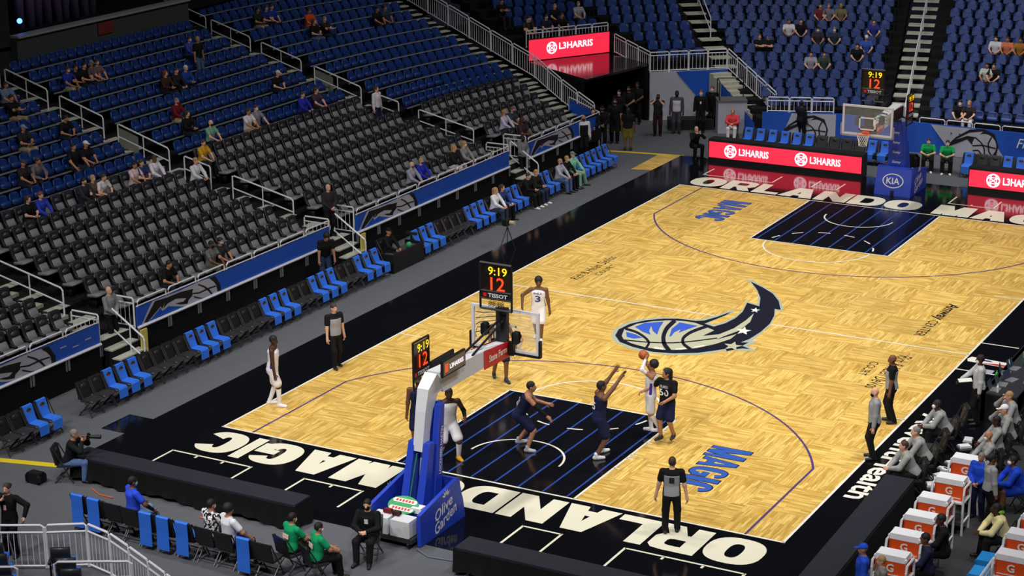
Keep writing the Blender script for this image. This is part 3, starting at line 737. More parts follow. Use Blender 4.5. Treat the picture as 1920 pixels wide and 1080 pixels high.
# long rail and fence beside the tunnel, running up the end of the curved section
def sloped_fence(label, pts, h=.95, hoop=.14, gap=.15, closed_end=False):
    """fence whose foot follows pts (polyline, 3-D), cut into hooped bays"""
    P = [np.array(p, float) for p in pts]; t = thing('baluster_fence', label, 'fence', P[0]); o = P[0]
    for a, b in zip(P[:-1], P[1:]):
        A, B = a-o, b-o; d = B-A; A = A+d*.02; B = B-d*.02; d = B-A
        MB().tube([A, A+ZUP*(h-.05), A+d*.05+ZUP*h, B-d*.05+ZUP*h, B+ZUP*(h-.05), B], .027, 6).build('hoop', steel, t)
        MB().tube([A+ZUP*(h-hoop), B+ZUP*(h-hoop)], .024, 6).build('upper_rail', steel, t)
        MB().tube([A+ZUP*.05, B+ZUP*.05], .022, 6).build('lower_rail', steel, t)
        n = max(2, int(np.linalg.norm(d)/gap)); mb = MB()
        for k in range(1, n): mb.tube([A+d*k/n+ZUP*.05, A+d*k/n+ZUP*(h-hoop)], .011, 4)
        tag(mb.build('balusters', steel, t), kind='stuff')
    return t
pts = []
for i in np.arange(0, 18.1, 1.5):
    i0 = int(i); i1 = min(i0+1, 18); f_ = i-i0; p = pol(i0, row_r(i0)-.35, THS(i0)+.004)*(1-f_)+pol(i1, row_r(i1)-.35, THS(i1)+.004)*f_; pts.append((*p, float(np.interp(i, range(19), [row_z(j) for j in range(19)]))))
sloped_fence('long steel fence climbing the stand beside the tunnel', pts)
jr = [TB+TD*k for k in (0, .95, 1.9, 2.85)]
sloped_fence('steel fence on the right edge above the tunnel canopy', [(*(p+np.array([.08, .05])), 2.1+.14*k) for k, p in enumerate(jr)], h=.85)
cw = [cw0+(cw1-cw0)*k/4 for k in range(5)]
sloped_fence('steel fence on top of the silver and blue corner wall', [(*p, 2.1) for p in cw], h=.85)
fp = [p0+(p1-p0)*k/5 for k in range(6)]
sloped_fence('steel fence descending beside the corner stair flight', [(*p, 2.1-1.2*k/5) for k, p in enumerate(fp)], h=.9, hoop=.16)
f0, f1 = FA[0]+np.array([.15, .12]), FA[1]+np.array([-.2, .05])
sloped_fence('steel fence on the far wall left of the basket', [(*(f0+(f1-f0)*k/3), 1.22) for k in range(4)], h=.62)
f0, f1 = FA[2]+np.array([.25, .06]), FA[3]
lf = np.linalg.norm(f1-f0); nb = int(lf/1.05)
t = thing('hoop_railing', 'low hooped steel rail on the far wall right of the basket', 'railing', (*f0, 1.22))
for k in range(nb):
    a = (f1-f0)*k/nb; b = (f1-f0)*(k+.93)/nb; loop_rail(t, 'hoop', (*a, 0), (*b, 0), 0, 0, .2)
# rail behind the LED sign
g0, g1 = np.array([-11.12, 37.02]), np.array([-8.9, 40.62])
sloped_fence('steel fence behind the red sign above the tunnel', [(*(g0+(g1-g0)*k/5), 3.0) for k in range(6)], h=.75)
# rails up the far stairs
def on_long(d): return np.array([5.6, 38.15])+np.array([-.235, .972])*d
zl = lambda d: float(np.interp(d, [r[0] for r in rowsF], [r[1] for r in rowsF]))
for nm_, d0, d1 in (('lower', .3, 7.6), ('upper', 8.0, 15.5)):
    stair_rail('steel handrail up the long stairs of the far stand, %s flight' % nm_, (*on_long(d1), zl(d1)), (*on_long(d0), zl(d0)), mid=.45, posts=(0., .25, .5, .75, 1.))
stair_rail('steel handrail up the stairs of the far corner section', (-7.05, 46.3, 3.9), (-5.15, 43.4, 2.95), mid=.3, posts=(0., 1.))
# camera riser in front of the corner wall
plat = thing('camera_platform', 'grey camera platform draped in silver cloth beside the corner wall', 'platform', (-1.95, 38.25, -.02))
MB().box((0, 0, 1.36), (1.25, .95, .08), (.87, .5, 0), (-.5, .87, 0)).build('platform_top', mat('platform_grey', (92, 96, 96), .8), plat)
MB().box((0, 0, .66), (1.2, .9, 1.32), (.87, .5, 0), (-.5, .87, 0)).build('platform_drape', grey_ban, plat)
for sx, sy in ((-.55, -.4), (-.55, .4), (.55, .4)):
    p = np.array([.87*sx-.5*sy, .5*sx+.87*sy, 1.4]); MB().tube([p, p+ZUP*.8], .025, 6).build('rail_post', blk, plat)
q = [np.array([.87*sx-.5*sy, .5*sx+.87*sy, 2.2]) for sx, sy in ((-.55, -.4), (-.55, .4), (.55, .4))]
MB().tube(q, .025, 6).build('rail', blk, plat)
lowp = MB().box((-3.7, 38.0, .2), (1.9, .8, .44), (.87, .5, 0), (-.5, .87, 0))
single('low_platform', lowp, mat('platform_black', (18, 19, 20), .8), 'low black platform below the silver corner wall', 'platform')

# ================================================================ SEATS
def slab(mb, prof, w, xw=None):
    """side profile (y,z) polygon swept across the width with rounded ends"""
    hw = w/2; inset = .03
    c = np.mean(prof, axis=0)
    rings = []
    for x, k in ((-hw, .72), (-hw+inset, 1.), (hw-inset, 1.), (hw, .72)):
        rings.append([(x, c[0]+(p[0]-c[0])*k, c[1]+(p[1]-c[1])*(.94 if k < 1 else 1)) for p in prof])
    return mb.loft(rings, True, True)
def seat_meshes(kind):
    """local frame: sitter looks along +X... built looking +Y then turned"""
    if kind == 'k':
        back = MB(); slab(back, [(-.18, .38), (-.06, .40), (-.15, .52), (-.235, .64), (-.26, .74), (-.30, .88), (-.33, .91), (-.40, .90), (-.38, .76), (-.33, .6)], .41)
        head = MB(); head.ball((0, -.265, .745), (.13, .05, .075), 10, 6)
        seat = MB(); slab(seat, [(-.26, .36), (.16, .39), (.21, .43), (.17, .47), (-.22, .45)], .46)
        lum = MB(); slab(lum, [(-.055, .405), (-.035, .42), (-.125, .54), (-.205, .66), (-.225, .655), (-.15, .53)], .33)  # added lighter slab, stands for light caught on the lower backrest
        base = MB(); base.box((0, -.2, .19), (.06, .3, .38))
        base.box((-.27, -.1, .5), (.05, .34, .05)); base.box((-.27, -.1, .25), (.03, .07, .5))
        return dict(backrest=(back, 'leather'), headrest=(head, 'puff'), lit_lower_back=(lum, 'cushion'), seat=(seat, 'cushion'), support=(base, 'frame'))
    back = MB()
    prof = [(0, 0)]; rings = []
    for z, y, hw, th in ((.46, -.175, .19, .05), (.54, -.195, .22, .05), (.68, -.235, .22, .045), (.79, -.27, .195, .04), (.835, -.285, .13, .03)):
        rings.append([(-hw, y+.035, z), (-hw*.6, y-.0, z), (hw*.6, y-.0, z), (hw, y+.035, z), (hw, y+.035-th, z), (hw*.6, y-th, z), (-hw*.6, y-th, z), (-hw, y+.035-th, z)])
    back.loft(rings, True, True)
    seat = MB(); slab(seat, [(-.13, .46), (-.05, .46), (-.10, .66), (-.16, .66)], .42)
    base = MB(); base.box((-.245, -.12, .22), (.035, .08, .44)); base.box((-.245, -.08, .56), (.04, .28, .035))
    return dict(backrest=(back, 'plastic'), seat=(seat, 'plastic'), support=(base, 'frame'))
seat_mats = dict(leather=mat('black_leather', (40, 40, 44), .35, spec=.5), puff=mat('black_leather_lit', (66, 66, 72), .25, spec=.7), cushion=mat('black_cushion_lit', (124, 124, 130), .45),  # puff and cushion: black seat colour lightened to paint the light on it
                 frame=mat('seat_frame_black', (15, 15, 17), .6), plastic=mat('blue_plastic', (15, 50, 116), .45))
SM = {k: seat_meshes(k) for k in 'kb'}
SME = {}
for k in 'kb':
    SME[k] = {}
    for pn, (mb, mm) in SM[k].items():
        me = mb.mesh(pn); me.materials.append(seat_mats[mm]); SME[k][pn] = me
        me.polygons.foreach_set('use_smooth', [True]*len(me.polygons))
def in_frame(p, m=25):
    u, v = pj(p); return -m < u < 1920+m and -m < v < 1080+m
sec_name = dict(L1='left of the nearest aisle', L2='between nearest and middle aisles', L3='between middle and third aisles',
                L4='in the curved section', C='right of the tunnel', G='above the tunnel sign', D='left of the long stairs', F='right of the long stairs')
sec_phrase = dict(L1='the stand left of the nearest aisle', L2='the stand between the nearest and middle aisles', L3='the stand between the middle and third aisles', L4='the curved section')
row_word = ['front', 'second', 'third', 'fourth', 'fifth', 'sixth', 'seventh', 'eighth', 'ninth', 'tenth', 'eleventh', 'twelfth', 'thirteenth', 'fourteenth', 'fifteenth', 'sixteenth', 'seventeenth', 'eighteenth', 'nineteenth', 'twentieth', 'twenty-first', 'twenty-second', 'twenty-third', 'twenty-fourth', 'twenty-fifth', 'twenty-sixth', 'twenty-seventh']
count_row = {}
vis = [s for s in SEATS if in_frame((s[1], s[2], s[3]+.5))]
seat_no = {}
for s in sorted(vis, key=lambda s: pj((s[1], s[2], s[3]))[0]):
    n_ = count_row.get((s[5], s[6]), 0); seat_no[(s[0], s[1], s[2], s[3])] = n_; count_row[(s[5], s[6])] = n_+1
for kind in 'kb':
    S = [s for s in vis if s[0] == kind]
    S.sort(key=lambda s: np.linalg.norm(np.array(s[1:4])-CAM))
    near, rest = S[:300], S[300:]
    nm = 'padded_seat' if kind == 'k' else 'stadium_seat'
    for (_, x, y, z, fa, sec, i) in near:
        k = seat_no[(kind, x, y, z)]
        what = 'black padded' if kind == 'k' else 'blue plastic'; up = i if kind == 'k' or sec[0] != 'L' else i
        lab = '%s %s seat from the left, %s row up, %s' % (row_word[min(k, 26)], what, row_word[up], sec_name[sec])
        t = thing(nm, lab, 'seat', (x, y, z), fa-math.pi/2, '%s seats of the %s row in %s' % (what, row_word[i], sec_phrase.get(sec, sec_name[sec])))
        for pn, me in SME[kind].items(): link(pn, me, t)
    if rest:
        by = {}
        for (_, x, y, z, fa, sec, i) in rest:
            c, s_ = math.cos(fa-math.pi/2), math.sin(fa-math.pi/2)
            for pn, (mb, mm) in SM[kind].items():
                V = np.array(mb.v); Q = np.stack([V[:, 0]*c-V[:, 1]*s_+x, V[:, 0]*s_+V[:, 1]*c+y, V[:, 2]+z], 1)
                vs_, fs_ = by.setdefault(mm, ([], [])); n = sum(len(q) for q in vs_); vs_.append(Q); fs_ += [tuple(k+n for k in f) for f in mb.f]
        me = bpy.data.meshes.new('far_seats'); allv = []; allf = []; mi = []
        for k, (mm, (vs_, fs_)) in enumerate(by.items()):
            n = sum(len(q) for q in allv); allv += vs_; allf += [tuple(a+n for a in f) for f in fs_]; mi += [k]*len(fs_); me.materials.append(seat_mats[mm])
        me.from_pydata(np.concatenate(allv).tolist(), [], allf); me.polygons.foreach_set('material_index', mi); me.update()
        o = link('distant_padded_seats' if kind == 'k' else 'distant_stadium_seats', me)
        tag(o, 'remaining rows of black padded seats farther up the left stands' if kind == 'k' else 'remaining rows of blue plastic seats in the far and upper stands', 'seats', None, 'stuff')

# blue banner fence closing the end of the curved section
t = thing('banner_railing', 'small blue banner fence at the tunnel end of the curved section', 'railing', (-5.35, 31.3, 0))
MB().bb((-.02, .0, .55), (.02, .3, 1.45)).build('banner', blue_ban, t)
e_ = pol(2, row_r(2)-.3, THS(2))-np.array([-5.35, 31.3])
MB().add([(0, 1.25, .3), (e_[0], e_[1], .6), (e_[0], e_[1], 1.75), (0, 1.25, 1.45)], [(0, 1, 2, 3)]).build('banner', blue_ban, t)
MB().add([(0, .3, .55), (0, 1.25, .3), (0, 1.25, 1.45), (0, .3, 1.45)], [(0, 1, 2, 3)]).build('banner', blue_ban, t)
MB().tube([(0, 0, .5), (0, 0, 1.55), (0, 1.25, 1.55), (0, 1.25, 0)], .026, 6).build('frame', steel, t)
MB().tube([(0, 1.25, 1.55), (e_[0], e_[1], 1.85), (e_[0], e_[1], .6)], .026, 6).build('frame', steel, t)
# ================================================================ PEOPLE: bodies as distance fields, meshed once per pose
def surfnet(V, o, h):
    S = V < 0
    nx, ny, nz = V.shape
    C = np.zeros((nx-1, ny-1, nz-1), np.int8)
    for i in (0, 1):
        for j in (0, 1):
            for k in (0, 1): C += S[i:nx-1+i, j:ny-1+j, k:nz-1+k]
    cells = np.argwhere((C > 0) & (C < 8))
    if len(cells) == 0: return np.zeros((0, 3)), []
    idx = -np.ones(C.shape, np.int64); idx[tuple(cells.T)] = np.arange(len(cells))
    cor = np.array([(i, j, k) for i in (0, 1) for j in (0, 1) for k in (0, 1)])
    vals = np.stack([V[tuple((cells+c).T)] for c in cor], 1)
    acc = np.zeros((len(cells), 3)); cnt = np.zeros(len(cells))
    for a in range(8):
        for b in range(a+1, 8):
            if np.abs(cor[a]-cor[b]).sum() != 1: continue
            m_ = (vals[:, a] < 0) != (vals[:, b] < 0)
            t = vals[m_, a]/(vals[m_, a]-vals[m_, b])
            acc[m_] += cor[a]+t[:, None]*(cor[b]-cor[a]); cnt[m_] += 1
    P = o+h*(cells+acc/cnt[:, None])
    F = []
    for ax in range(3):
        b_, c_ = (ax+1) % 3, (ax+2) % 3
        s0 = [slice(None)]*3; s1 = [slice(None)]*3; s0[ax] = slice(0, -1); s1[ax] = slice(1, None)
        e = np.argwhere(S[tuple(s0)] != S[tuple(s1)])
        ok = (e[:, b_] > 0) & (e[:, c_] > 0) & (e[:, b_] < V.shape[b_]-1) & (e[:, c_] < V.shape[c_]-1); e = e[ok]
        q = []
        for db, dc in ((1, 1), (0, 1), (0, 0), (1, 0)):
            g = e.copy(); g[:, b_] -= db; g[:, c_] -= dc; q.append(idx[tuple(g.T)])
        q = np.stack(q, 1); inside = S[tuple(e.T)]
        q[~inside] = q[~inside][:, ::-1]
        F.append(q)
    F = np.concatenate(F)
    return P, F
class SDF:
    def __init__(s, h, k=.02): s.h = h; s.k = k; s.pr = []; s.cuts = []
    def cone(s, a, b, ra, rb, flat=None):
        a = np.asarray(a, float); b = np.asarray(b, float); r = max(ra, rb)
        lo = np.minimum(a, b)-r; hi = np.maximum(a, b)+r; ba = b-a; L2 = max(ba@ba, 1e-9)
        def f(P):
            t = np.clip(((P-a)@ba)/L2, 0, 1)[..., None]; d = P-a-t*ba
            if flat is not None: d = d+flat[0]*((d@flat[0])*(flat[1]-1))[..., None]
            return np.linalg.norm(d, axis=-1)-(ra+(rb-ra)*t[..., 0])
        s.pr.append((lo, hi, f)); return s
    def ell(s, c, r, M=None):
        c = np.asarray(c, float); r = np.asarray(r, float); R_ = r.max()
        M = np.eye(3) if M is None else np.asarray(M)
        def f(P):
            q = ((P-c)@M.T)/r; n = np.linalg.norm(q, axis=-1); g = np.linalg.norm(q/r, axis=-1)+1e-6
            return n*(n-1)/g
        s.pr.append((c-R_, c+R_, f)); return s
    def loft(s, o, X, Y, Z, prof, grow=0.):
        """prof rows: (height along Z, half width, half depth, forward shift)"""
        pr = np.array(prof); R_ = pr[:, 1].max()+grow; o = np.asarray(o, float)
        ends = [o+Z*pr[0, 0], o+Z*pr[-1, 0]]
        lo = np.minimum(*ends)-R_-.02; hi = np.maximum(*ends)+R_+.02
        def f(P):
            d = P-o; z = d@Z; zc = np.clip(z, pr[0, 0], pr[-1, 0])
            w = np.interp(zc, pr[:, 0], pr[:, 1])+grow; e = np.interp(zc, pr[:, 0], pr[:, 2])+grow; y0 = np.interp(zc, pr[:, 0], pr[:, 3])
            x = d@X; y = d@Y-y0; q = np.sqrt((x/w)**2+(y/e)**2)
            g = np.sqrt((x/w**2)**2+(y/e**2)**2)+1e-6
            dd = q*(q-1)/g; dd = np.maximum(dd, -np.minimum(w, e))
            return np.where(np.abs(z-zc) > 1e-9, np.sqrt(np.maximum(dd, 0)**2+(z-zc)**2), dd)
        s.pr.append((lo, hi, f)); return s
    def cut(s, p, n):
        p = np.asarray(p, float); n = np.asarray(n, float); n = n/np.linalg.norm(n)
        s.cuts.append(lambda P: (P-p)@n); return s
    def eval(s):
        h = s.h; pad = 3*h
        lo = np.min([p[0] for p in s.pr], 0)-pad; hi = np.max([p[1] for p in s.pr], 0)+pad
        n = np.ceil((hi-lo)/h).astype(int)+1; V = np.full(n, .5)
        ax = [lo[i]+h*np.arange(n[i]) for i in range(3)]
        for (a, b, f) in s.pr:
            i0 = np.maximum(((a-pad-lo)/h).astype(int), 0); i1 = np.minimum(((b+pad-lo)/h).astype(int)+2, n)
            sl = tuple(slice(p, q) for p, q in zip(i0, i1))
            P = np.stack(np.meshgrid(*[ax[i][sl[i]] for i in range(3)], indexing='ij'), -1)
            d = f(P); u = V[sl]; k = s.k
            hh = np.maximum(k-np.abs(u-d), 0)/k; V[sl] = np.minimum(u, d)-hh*hh*k*.25
        if s.cuts:
            P = np.stack(np.meshgrid(*ax, indexing='ij'), -1)
            for c in s.cuts: V = np.maximum(V, c(P))
        return V, lo
    def mesh(s, name):
        V, lo = s.eval(); P, F = surfnet(V, lo, s.h); return P, F
def np_mesh(name, P, F, extra=None, nmat=1):
    me = bpy.data.meshes.new(name); F = [tuple(q) for q in np.asarray(F).tolist()]; P = np.asarray(P).tolist(); mi = [0]*len(F)
    if extra:
        for mb, k in extra:
            n = len(P); P += [list(v) for v in mb.v]; F += [tuple(i+n for i in f) for f in mb.f]; mi += [k]*len(mb.f)
    me.from_pydata(P, [], F); me.polygons.foreach_set('use_smooth', [True]*len(F))
    for k in range(nmat): me.materials.append(None)
    me.polygons.foreach_set('material_index', mi); me.update(); return me
def rot(ax, deg):
    return np.array(Matrix.Rotation(R(deg), 3, ax))
def ik(a, t, l1, l2, hint):
    a = np.asarray(a, float); t = np.asarray(t, float); d = t-a; L = np.linalg.norm(d); Lc = min(L, (l1+l2)*.999); d = d/L
    x = (l1*l1-l2*l2+Lc*Lc)/(2*Lc); y = math.sqrt(max(l1*l1-x*x, 0)); h = np.asarray(hint, float); h = h-d*(h@d); h /= np.linalg.norm(h)+1e-9
    return a+d*x+h*y, a+d*Lc
TORSO = [(-.12, .125, .10, 0), (-.04, .158, .118, -.01), (.06, .155, .112, 0), (.18, .140, .098, .01), (.32, .160, .108, .012), (.42, .172, .108, .0), (.49, .15, .085, -.01), (.545, .075, .062, -.005)]
DEF = dict(pz=.96, py=0., px=0., lean=0., twist=0., side=0., hy=0., hp=0., lf=(-.11, 0, .085), rf=(.11, 0, .085), lty=12, rty=-12,
           lh=(-.27, .06, .86), rh=(.27, .06, .86), leh=(-.3, -1, 0), reh=(.3, -1, 0), lkh=(-.15, 1, .1), rkh=(.15, 1, .1), curl=.5, bulk=1.08, hips=0.)
def body(pose, h=.018, top='long', bottom='pants', hair='short', mask=False, stripe=False, fingers=True, feet_shoes=True, tights=False, slv=None, panel=False):
    """meshes of a 1.80 m figure looking along +Y; returns {part: mesh}"""
    q = dict(DEF); q.update(pose); B = q['bulk']
    P = np.array([q['px'], q['py'], q['pz']]); Rp = rot('Z', q['hips'])
    Rt = rot('Z', q['twist'])@rot('Y', q['side'])@rot('X', -q['lean'])
    X, Y, Z = Rt[:, 0], Rt[:, 1], Rt[:, 2]
    bend = q['lean']
    sh = P+Z*.478; shl, shr = sh-X*.185*B, sh+X*.185*B
    nb = P+Z*.53-Y*.01; Rh = rot('Z', q['twist']+q['hy'])@rot('X', -(q['lean']*.35+q['hp']))
    hx, hyv, hz = Rh[:, 0], Rh[:, 1], Rh[:, 2]; hc = nb+(Z*.5+hz*.5)*.155+hyv*.025
    hpl, hpr = P+Rp@np.array([-.09, 0, -.03]), P+Rp@np.array([.09, 0, -.03])
    knl, anl = ik(hpl, q['lf'], .44, .43, q['lkh']); knr, anr = ik(hpr, q['rf'], .44, .43, q['rkh'])
    ell_, wl = ik(shl, q['lh'], .30, .27, q['leh']); elr, wr = ik(shr, q['rh'], .30, .27, q['reh'])
    A = [(shl, ell_, wl, -1), (shr, elr, wr, 1)]; Lg = [(hpl, knl, anl, q['lty']), (hpr, knr, anr, q['rty'])]
    tor = [(a, b*B, c*B, d) for a, b, c, d in TORSO]
    out = {}
    # ---- skin
    s = SDF(h, .03); s.loft(P, X, Y, Z, tor)
    s.cone(nb-Z*.02, hc-hz*.07, .058, .052)
    for e_ in (shl, shr): s.cone(nb-Z*.03, e_, .045, .045)
    s.ell(hc+hz*.025-hyv*.008, (.074, .094, .098), Rh.T); s.ell(hc-hz*.045+hyv*.022, (.058, .068, .072), Rh.T)
    s.cone(hc+hyv*.088+hz*.0, hc+hyv*.102-hz*.03, .009, .015)
    for e in (-1, 1): s.ell(hc+hx*.074*e-hz*.01-hyv*.005, (.014, .022, .033), Rh.T)
    for (a, e, w_, sd) in A:
        s.cone(a, e, .056*B, .043*B); s.cone(e, w_, .043*B, .029*B)
        d = (w_-e)/np.linalg.norm(w_-e); s.cone(w_, w_+d*.075, .028, .036, (np.cross(d, ZUP) if abs(d[2]) < .9 else X, 1.)) 
    for (a, k, n_, ty) in Lg:
        s.cone(a, k, .086*B, .058*B); s.cone(k, n_, .060*B, .038*B)
        f = rot('Z', ty)@np.array([0, 1., 0]); s.cone(n_-f*.03-ZUP*.03, n_+f*.14-ZUP*.05, .036, .03)
    V, F = s.mesh('body'); ex = []
    # fingers, eyes, mouth belong to the body mesh
    if fingers:
        fm = MB()
        for (a, e, w_, sd) in A:
            d = (w_-e)/np.linalg.norm(w_-e); side = X*(-sd)*.4+np.cross(d, X)*.0+Y*1.; side = side-d*(side@d); side /= np.linalg.norm(side); nrm = np.cross(d, side)*(-sd)
            cu = q['curl']
            for k in range(4):
                b0 = w_+d*.085+side*(.03-.02*k); ang = 0.; p = b0; pts = [w_+d*.06+side*(.024-.016*k), b0]
                for L in (.042, .028, .022):
                    ang += cu*.75; p = p+(d*math.cos(ang)+nrm*math.sin(ang))*L*(1., 1.08, 1., .82)[k]; pts.append(p)
                fm.tube(pts, [.0105, .0105, .0095, .009, .007], 5)
            b0 = w_+d*.03+side*.028; p1_ = b0+(d*.6+side*.8)*.045; p2_ = p1_+(d*.9+side*.25+nrm*cu*.6)*.035
            fm.tube([w_+d*.02+side*.012, b0, p1_, p2_], [.013, .0125, .011, .008], 5)
        ex.append((fm, 0))
    em = MB()
    for e in (-1, 1): em.ball(hc+hyv*.0785+hx*.030*e+hz*.010, (.011, .010, .007), 8, 6)
    ex.append((em, 1))
    mm_ = MB(); mm_.box(hc+hyv*.092-hz*.062, (.042, .008, .010), hx, hyv, hz); ex.append((mm_, 2))
    out['body'] = np_mesh('body', V, F, ex, 3)
    # ---- clothing
    g = .017
    lo_t = [t for t in tor]
    if top:
        s = SDF(h, .03); s.loft(P, X, Y, Z, [t for t in tor if -.1 < t[0] < .48]+[(.475, .14*B, .085, -.01), (.54, .062, .056, -.002)] if top != 'jersey' else [(.0, .157*B, .115, 0)]+[t for t in tor if 0 < t[0] < .45]+[(.485, .115*B, .082, -.01)], g if top == 'jersey' else .026)
        if top != 'jersey':
            for (a, e, w_, sd) in A:
                if top == 'tee': m_ = a+(e-a)*.62; s.cone(a-ZUP*.005, m_, .070*B, .066*B)
                else: s.cone(a, e, .070*B, .060*B); s.cone(e, e+(w_-e)*.93, .060*B, .045*B)
            for e_ in (shl, shr): s.cone(P+Z*.50, e_, .06, .058)
        V, F = s.mesh('top'); out['top'] = np_mesh('top', V, F)
        if panel:
            s3 = SDF(h, .03); s3.loft(P, X, Y, Z, [t for t in tor if -.1 < t[0] < .45], .034)
            s3.cut(P+X*.155*B, X); s3.cut(P-X*.155*B, -X); V, F = s3.mesh('shirt_panel'); out['shirt_panel'] = np_mesh('shirt_panel', V, F)
        if stripe:
            s2 = SDF(h, .03); s2.loft(P, X, Y, Z, [t for t in tor if -.1 < t[0] < .42], g+.006)
            s2.cut(P+Y*.035, Y); s2.cut(P-Y*.035, -Y)
            V, F = s2.mesh('side_stripe'); out['side_stripe'] = np_mesh('side_stripe', V, F)
    if slv:
        s = SDF(h, .02)
        for (a, e, w_, sd) in A:
            if sd in slv: s.cone(a+(e-a)*.55, e, .052, .05); s.cone(e, w_, .05, .036)
        V, F = s.mesh('arm_sleeve'); out['arm_sleeve'] = np_mesh('arm_sleeve', V, F)
    if bottom:
        s = SDF(h, .035); s.loft(P, X, Y, Z, [(-.13, .13*B, .105*B, 0), (-.04, .158*B, .118*B, -.01), (.05, .152*B, .11*B, 0)], g*.9)
        for (a, k, n_, ty) in Lg:
            if bottom == 'shorts': s.cone(a, a+(k-a)*.80, .102*B, .106*B)
            else: s.cone(a, k, .100*B, .076*B); s.cone(k, k+(n_-k)*.97, .076*B, .064*B)
        V, F = s.mesh('bottom'); out['bottom'] = np_mesh('bottom', V, F)
    if bottom == 'shorts' and tights:
        s = SDF(h, .02)
        for (a, k, n_, ty) in Lg: s.cone(k+(a-k)*.2, k, .066, .064); s.cone(k, n_, .066, .045)
        V, F = s.mesh('tights'); out['tights'] = np_mesh('tights', V, F)
    for j, (a, k, n_, ty) in enumerate(Lg):
        s = SDF(min(h, .016), .02); f = rot('Z', ty)@np.array([0, 1., 0])
        s.cone(n_-f*.035-ZUP*.045, n_+f*.06-ZUP*.042, .046, .046); s.cone(n_+f*.06-ZUP*.047, n_+f*.165-ZUP*.052, .046, .038); s.cone(n_-ZUP*.03, n_+ZUP*.03, .05, .048)
        s.cut(n_-ZUP*.085, -ZUP); V, F = s.mesh('shoe'); out['shoe%d' % j] = np_mesh('shoe', V, F)
    # ---- hair or hat
    if hair != 'bald':
        s = SDF(min(h, .016), .02); c0 = hc+hz*.03-hyv*.012
        if hair == 'afro': s.ell(c0+hz*.025-hyv*.01, (.108, .118, .118), Rh.T); s.cut(hc+hyv*.045-hz*.01, hyv*.85-hz*.55)
        elif hair == 'long':
            s.ell(c0, (.088, .108, .108), Rh.T); s.cone(c0-hyv*.06, c0-hyv*.075-hz*.25, .085, .06); s.cut(hc+hyv*.055+hz*.02, hyv*.95-hz*.2)
        elif hair in ('cap', 'hat'):
            s.ell(c0+hz*.012, (.088, .106, .104), Rh.T); s.cut(hc+hz*.035, -hz); s.cone(hc+hyv*.08+hz*.048, hc+hyv*.15+hz*.04, .05, .05, (hz, 4.))
        elif hair == 'bun':
            s.ell(c0, (.084, .104, .106), Rh.T); s.ell(c0-hyv*.11+hz*.01, (.05, .05, .05)); s.cut(hc+hyv*.05+hz*.02, hyv*.9-hz*.45)
        else:
            s.ell(c0, (.082, .102, .104), Rh.T); s.cut(hc+hyv*.055+hz*.03, hyv*.8-hz*.75)
        V, F = s.mesh('hair'); out['hair'] = np_mesh('hair', V, F)
    if mask:
        s = SDF(.013, .01); s.ell(hc-hz*.042+hyv*.032, (.067, .074, .066), Rh.T); s.cut(hc+hyv*.025, -hyv); s.cut(hc+hz*.0+hyv*.1, hz+hyv*.15)
        V, F = s.mesh('face_mask'); out['face_mask'] = np_mesh('face_mask', V, F)
    out['_frames'] = dict(P=P, X=X, Y=Y, Z=Z, wl=wl, wr=wr, hc=hc, sh=sh, B=B)
    return out
BODY = {}
SKIN = dict(dark=(72, 46, 34), brown=(112, 74, 52), tan=(172, 122, 94), light=(212, 164, 140))
HAIRC = dict(black=(18, 16, 16), brown=(62, 42, 30), grey=(120, 116, 112), blond=(168, 132, 86), red=(120, 62, 40), white=(200, 198, 194), blue=(24, 52, 150))
eye_m = paint((22, 18, 18), .3); lip_m = paint((120, 62, 58), .5)
NAMES = dict(top=dict(long='shirt', tee='tee_shirt', jersey='jersey'), bottom=dict(pants='trousers', shorts='shorts'))
PEOPLE = []
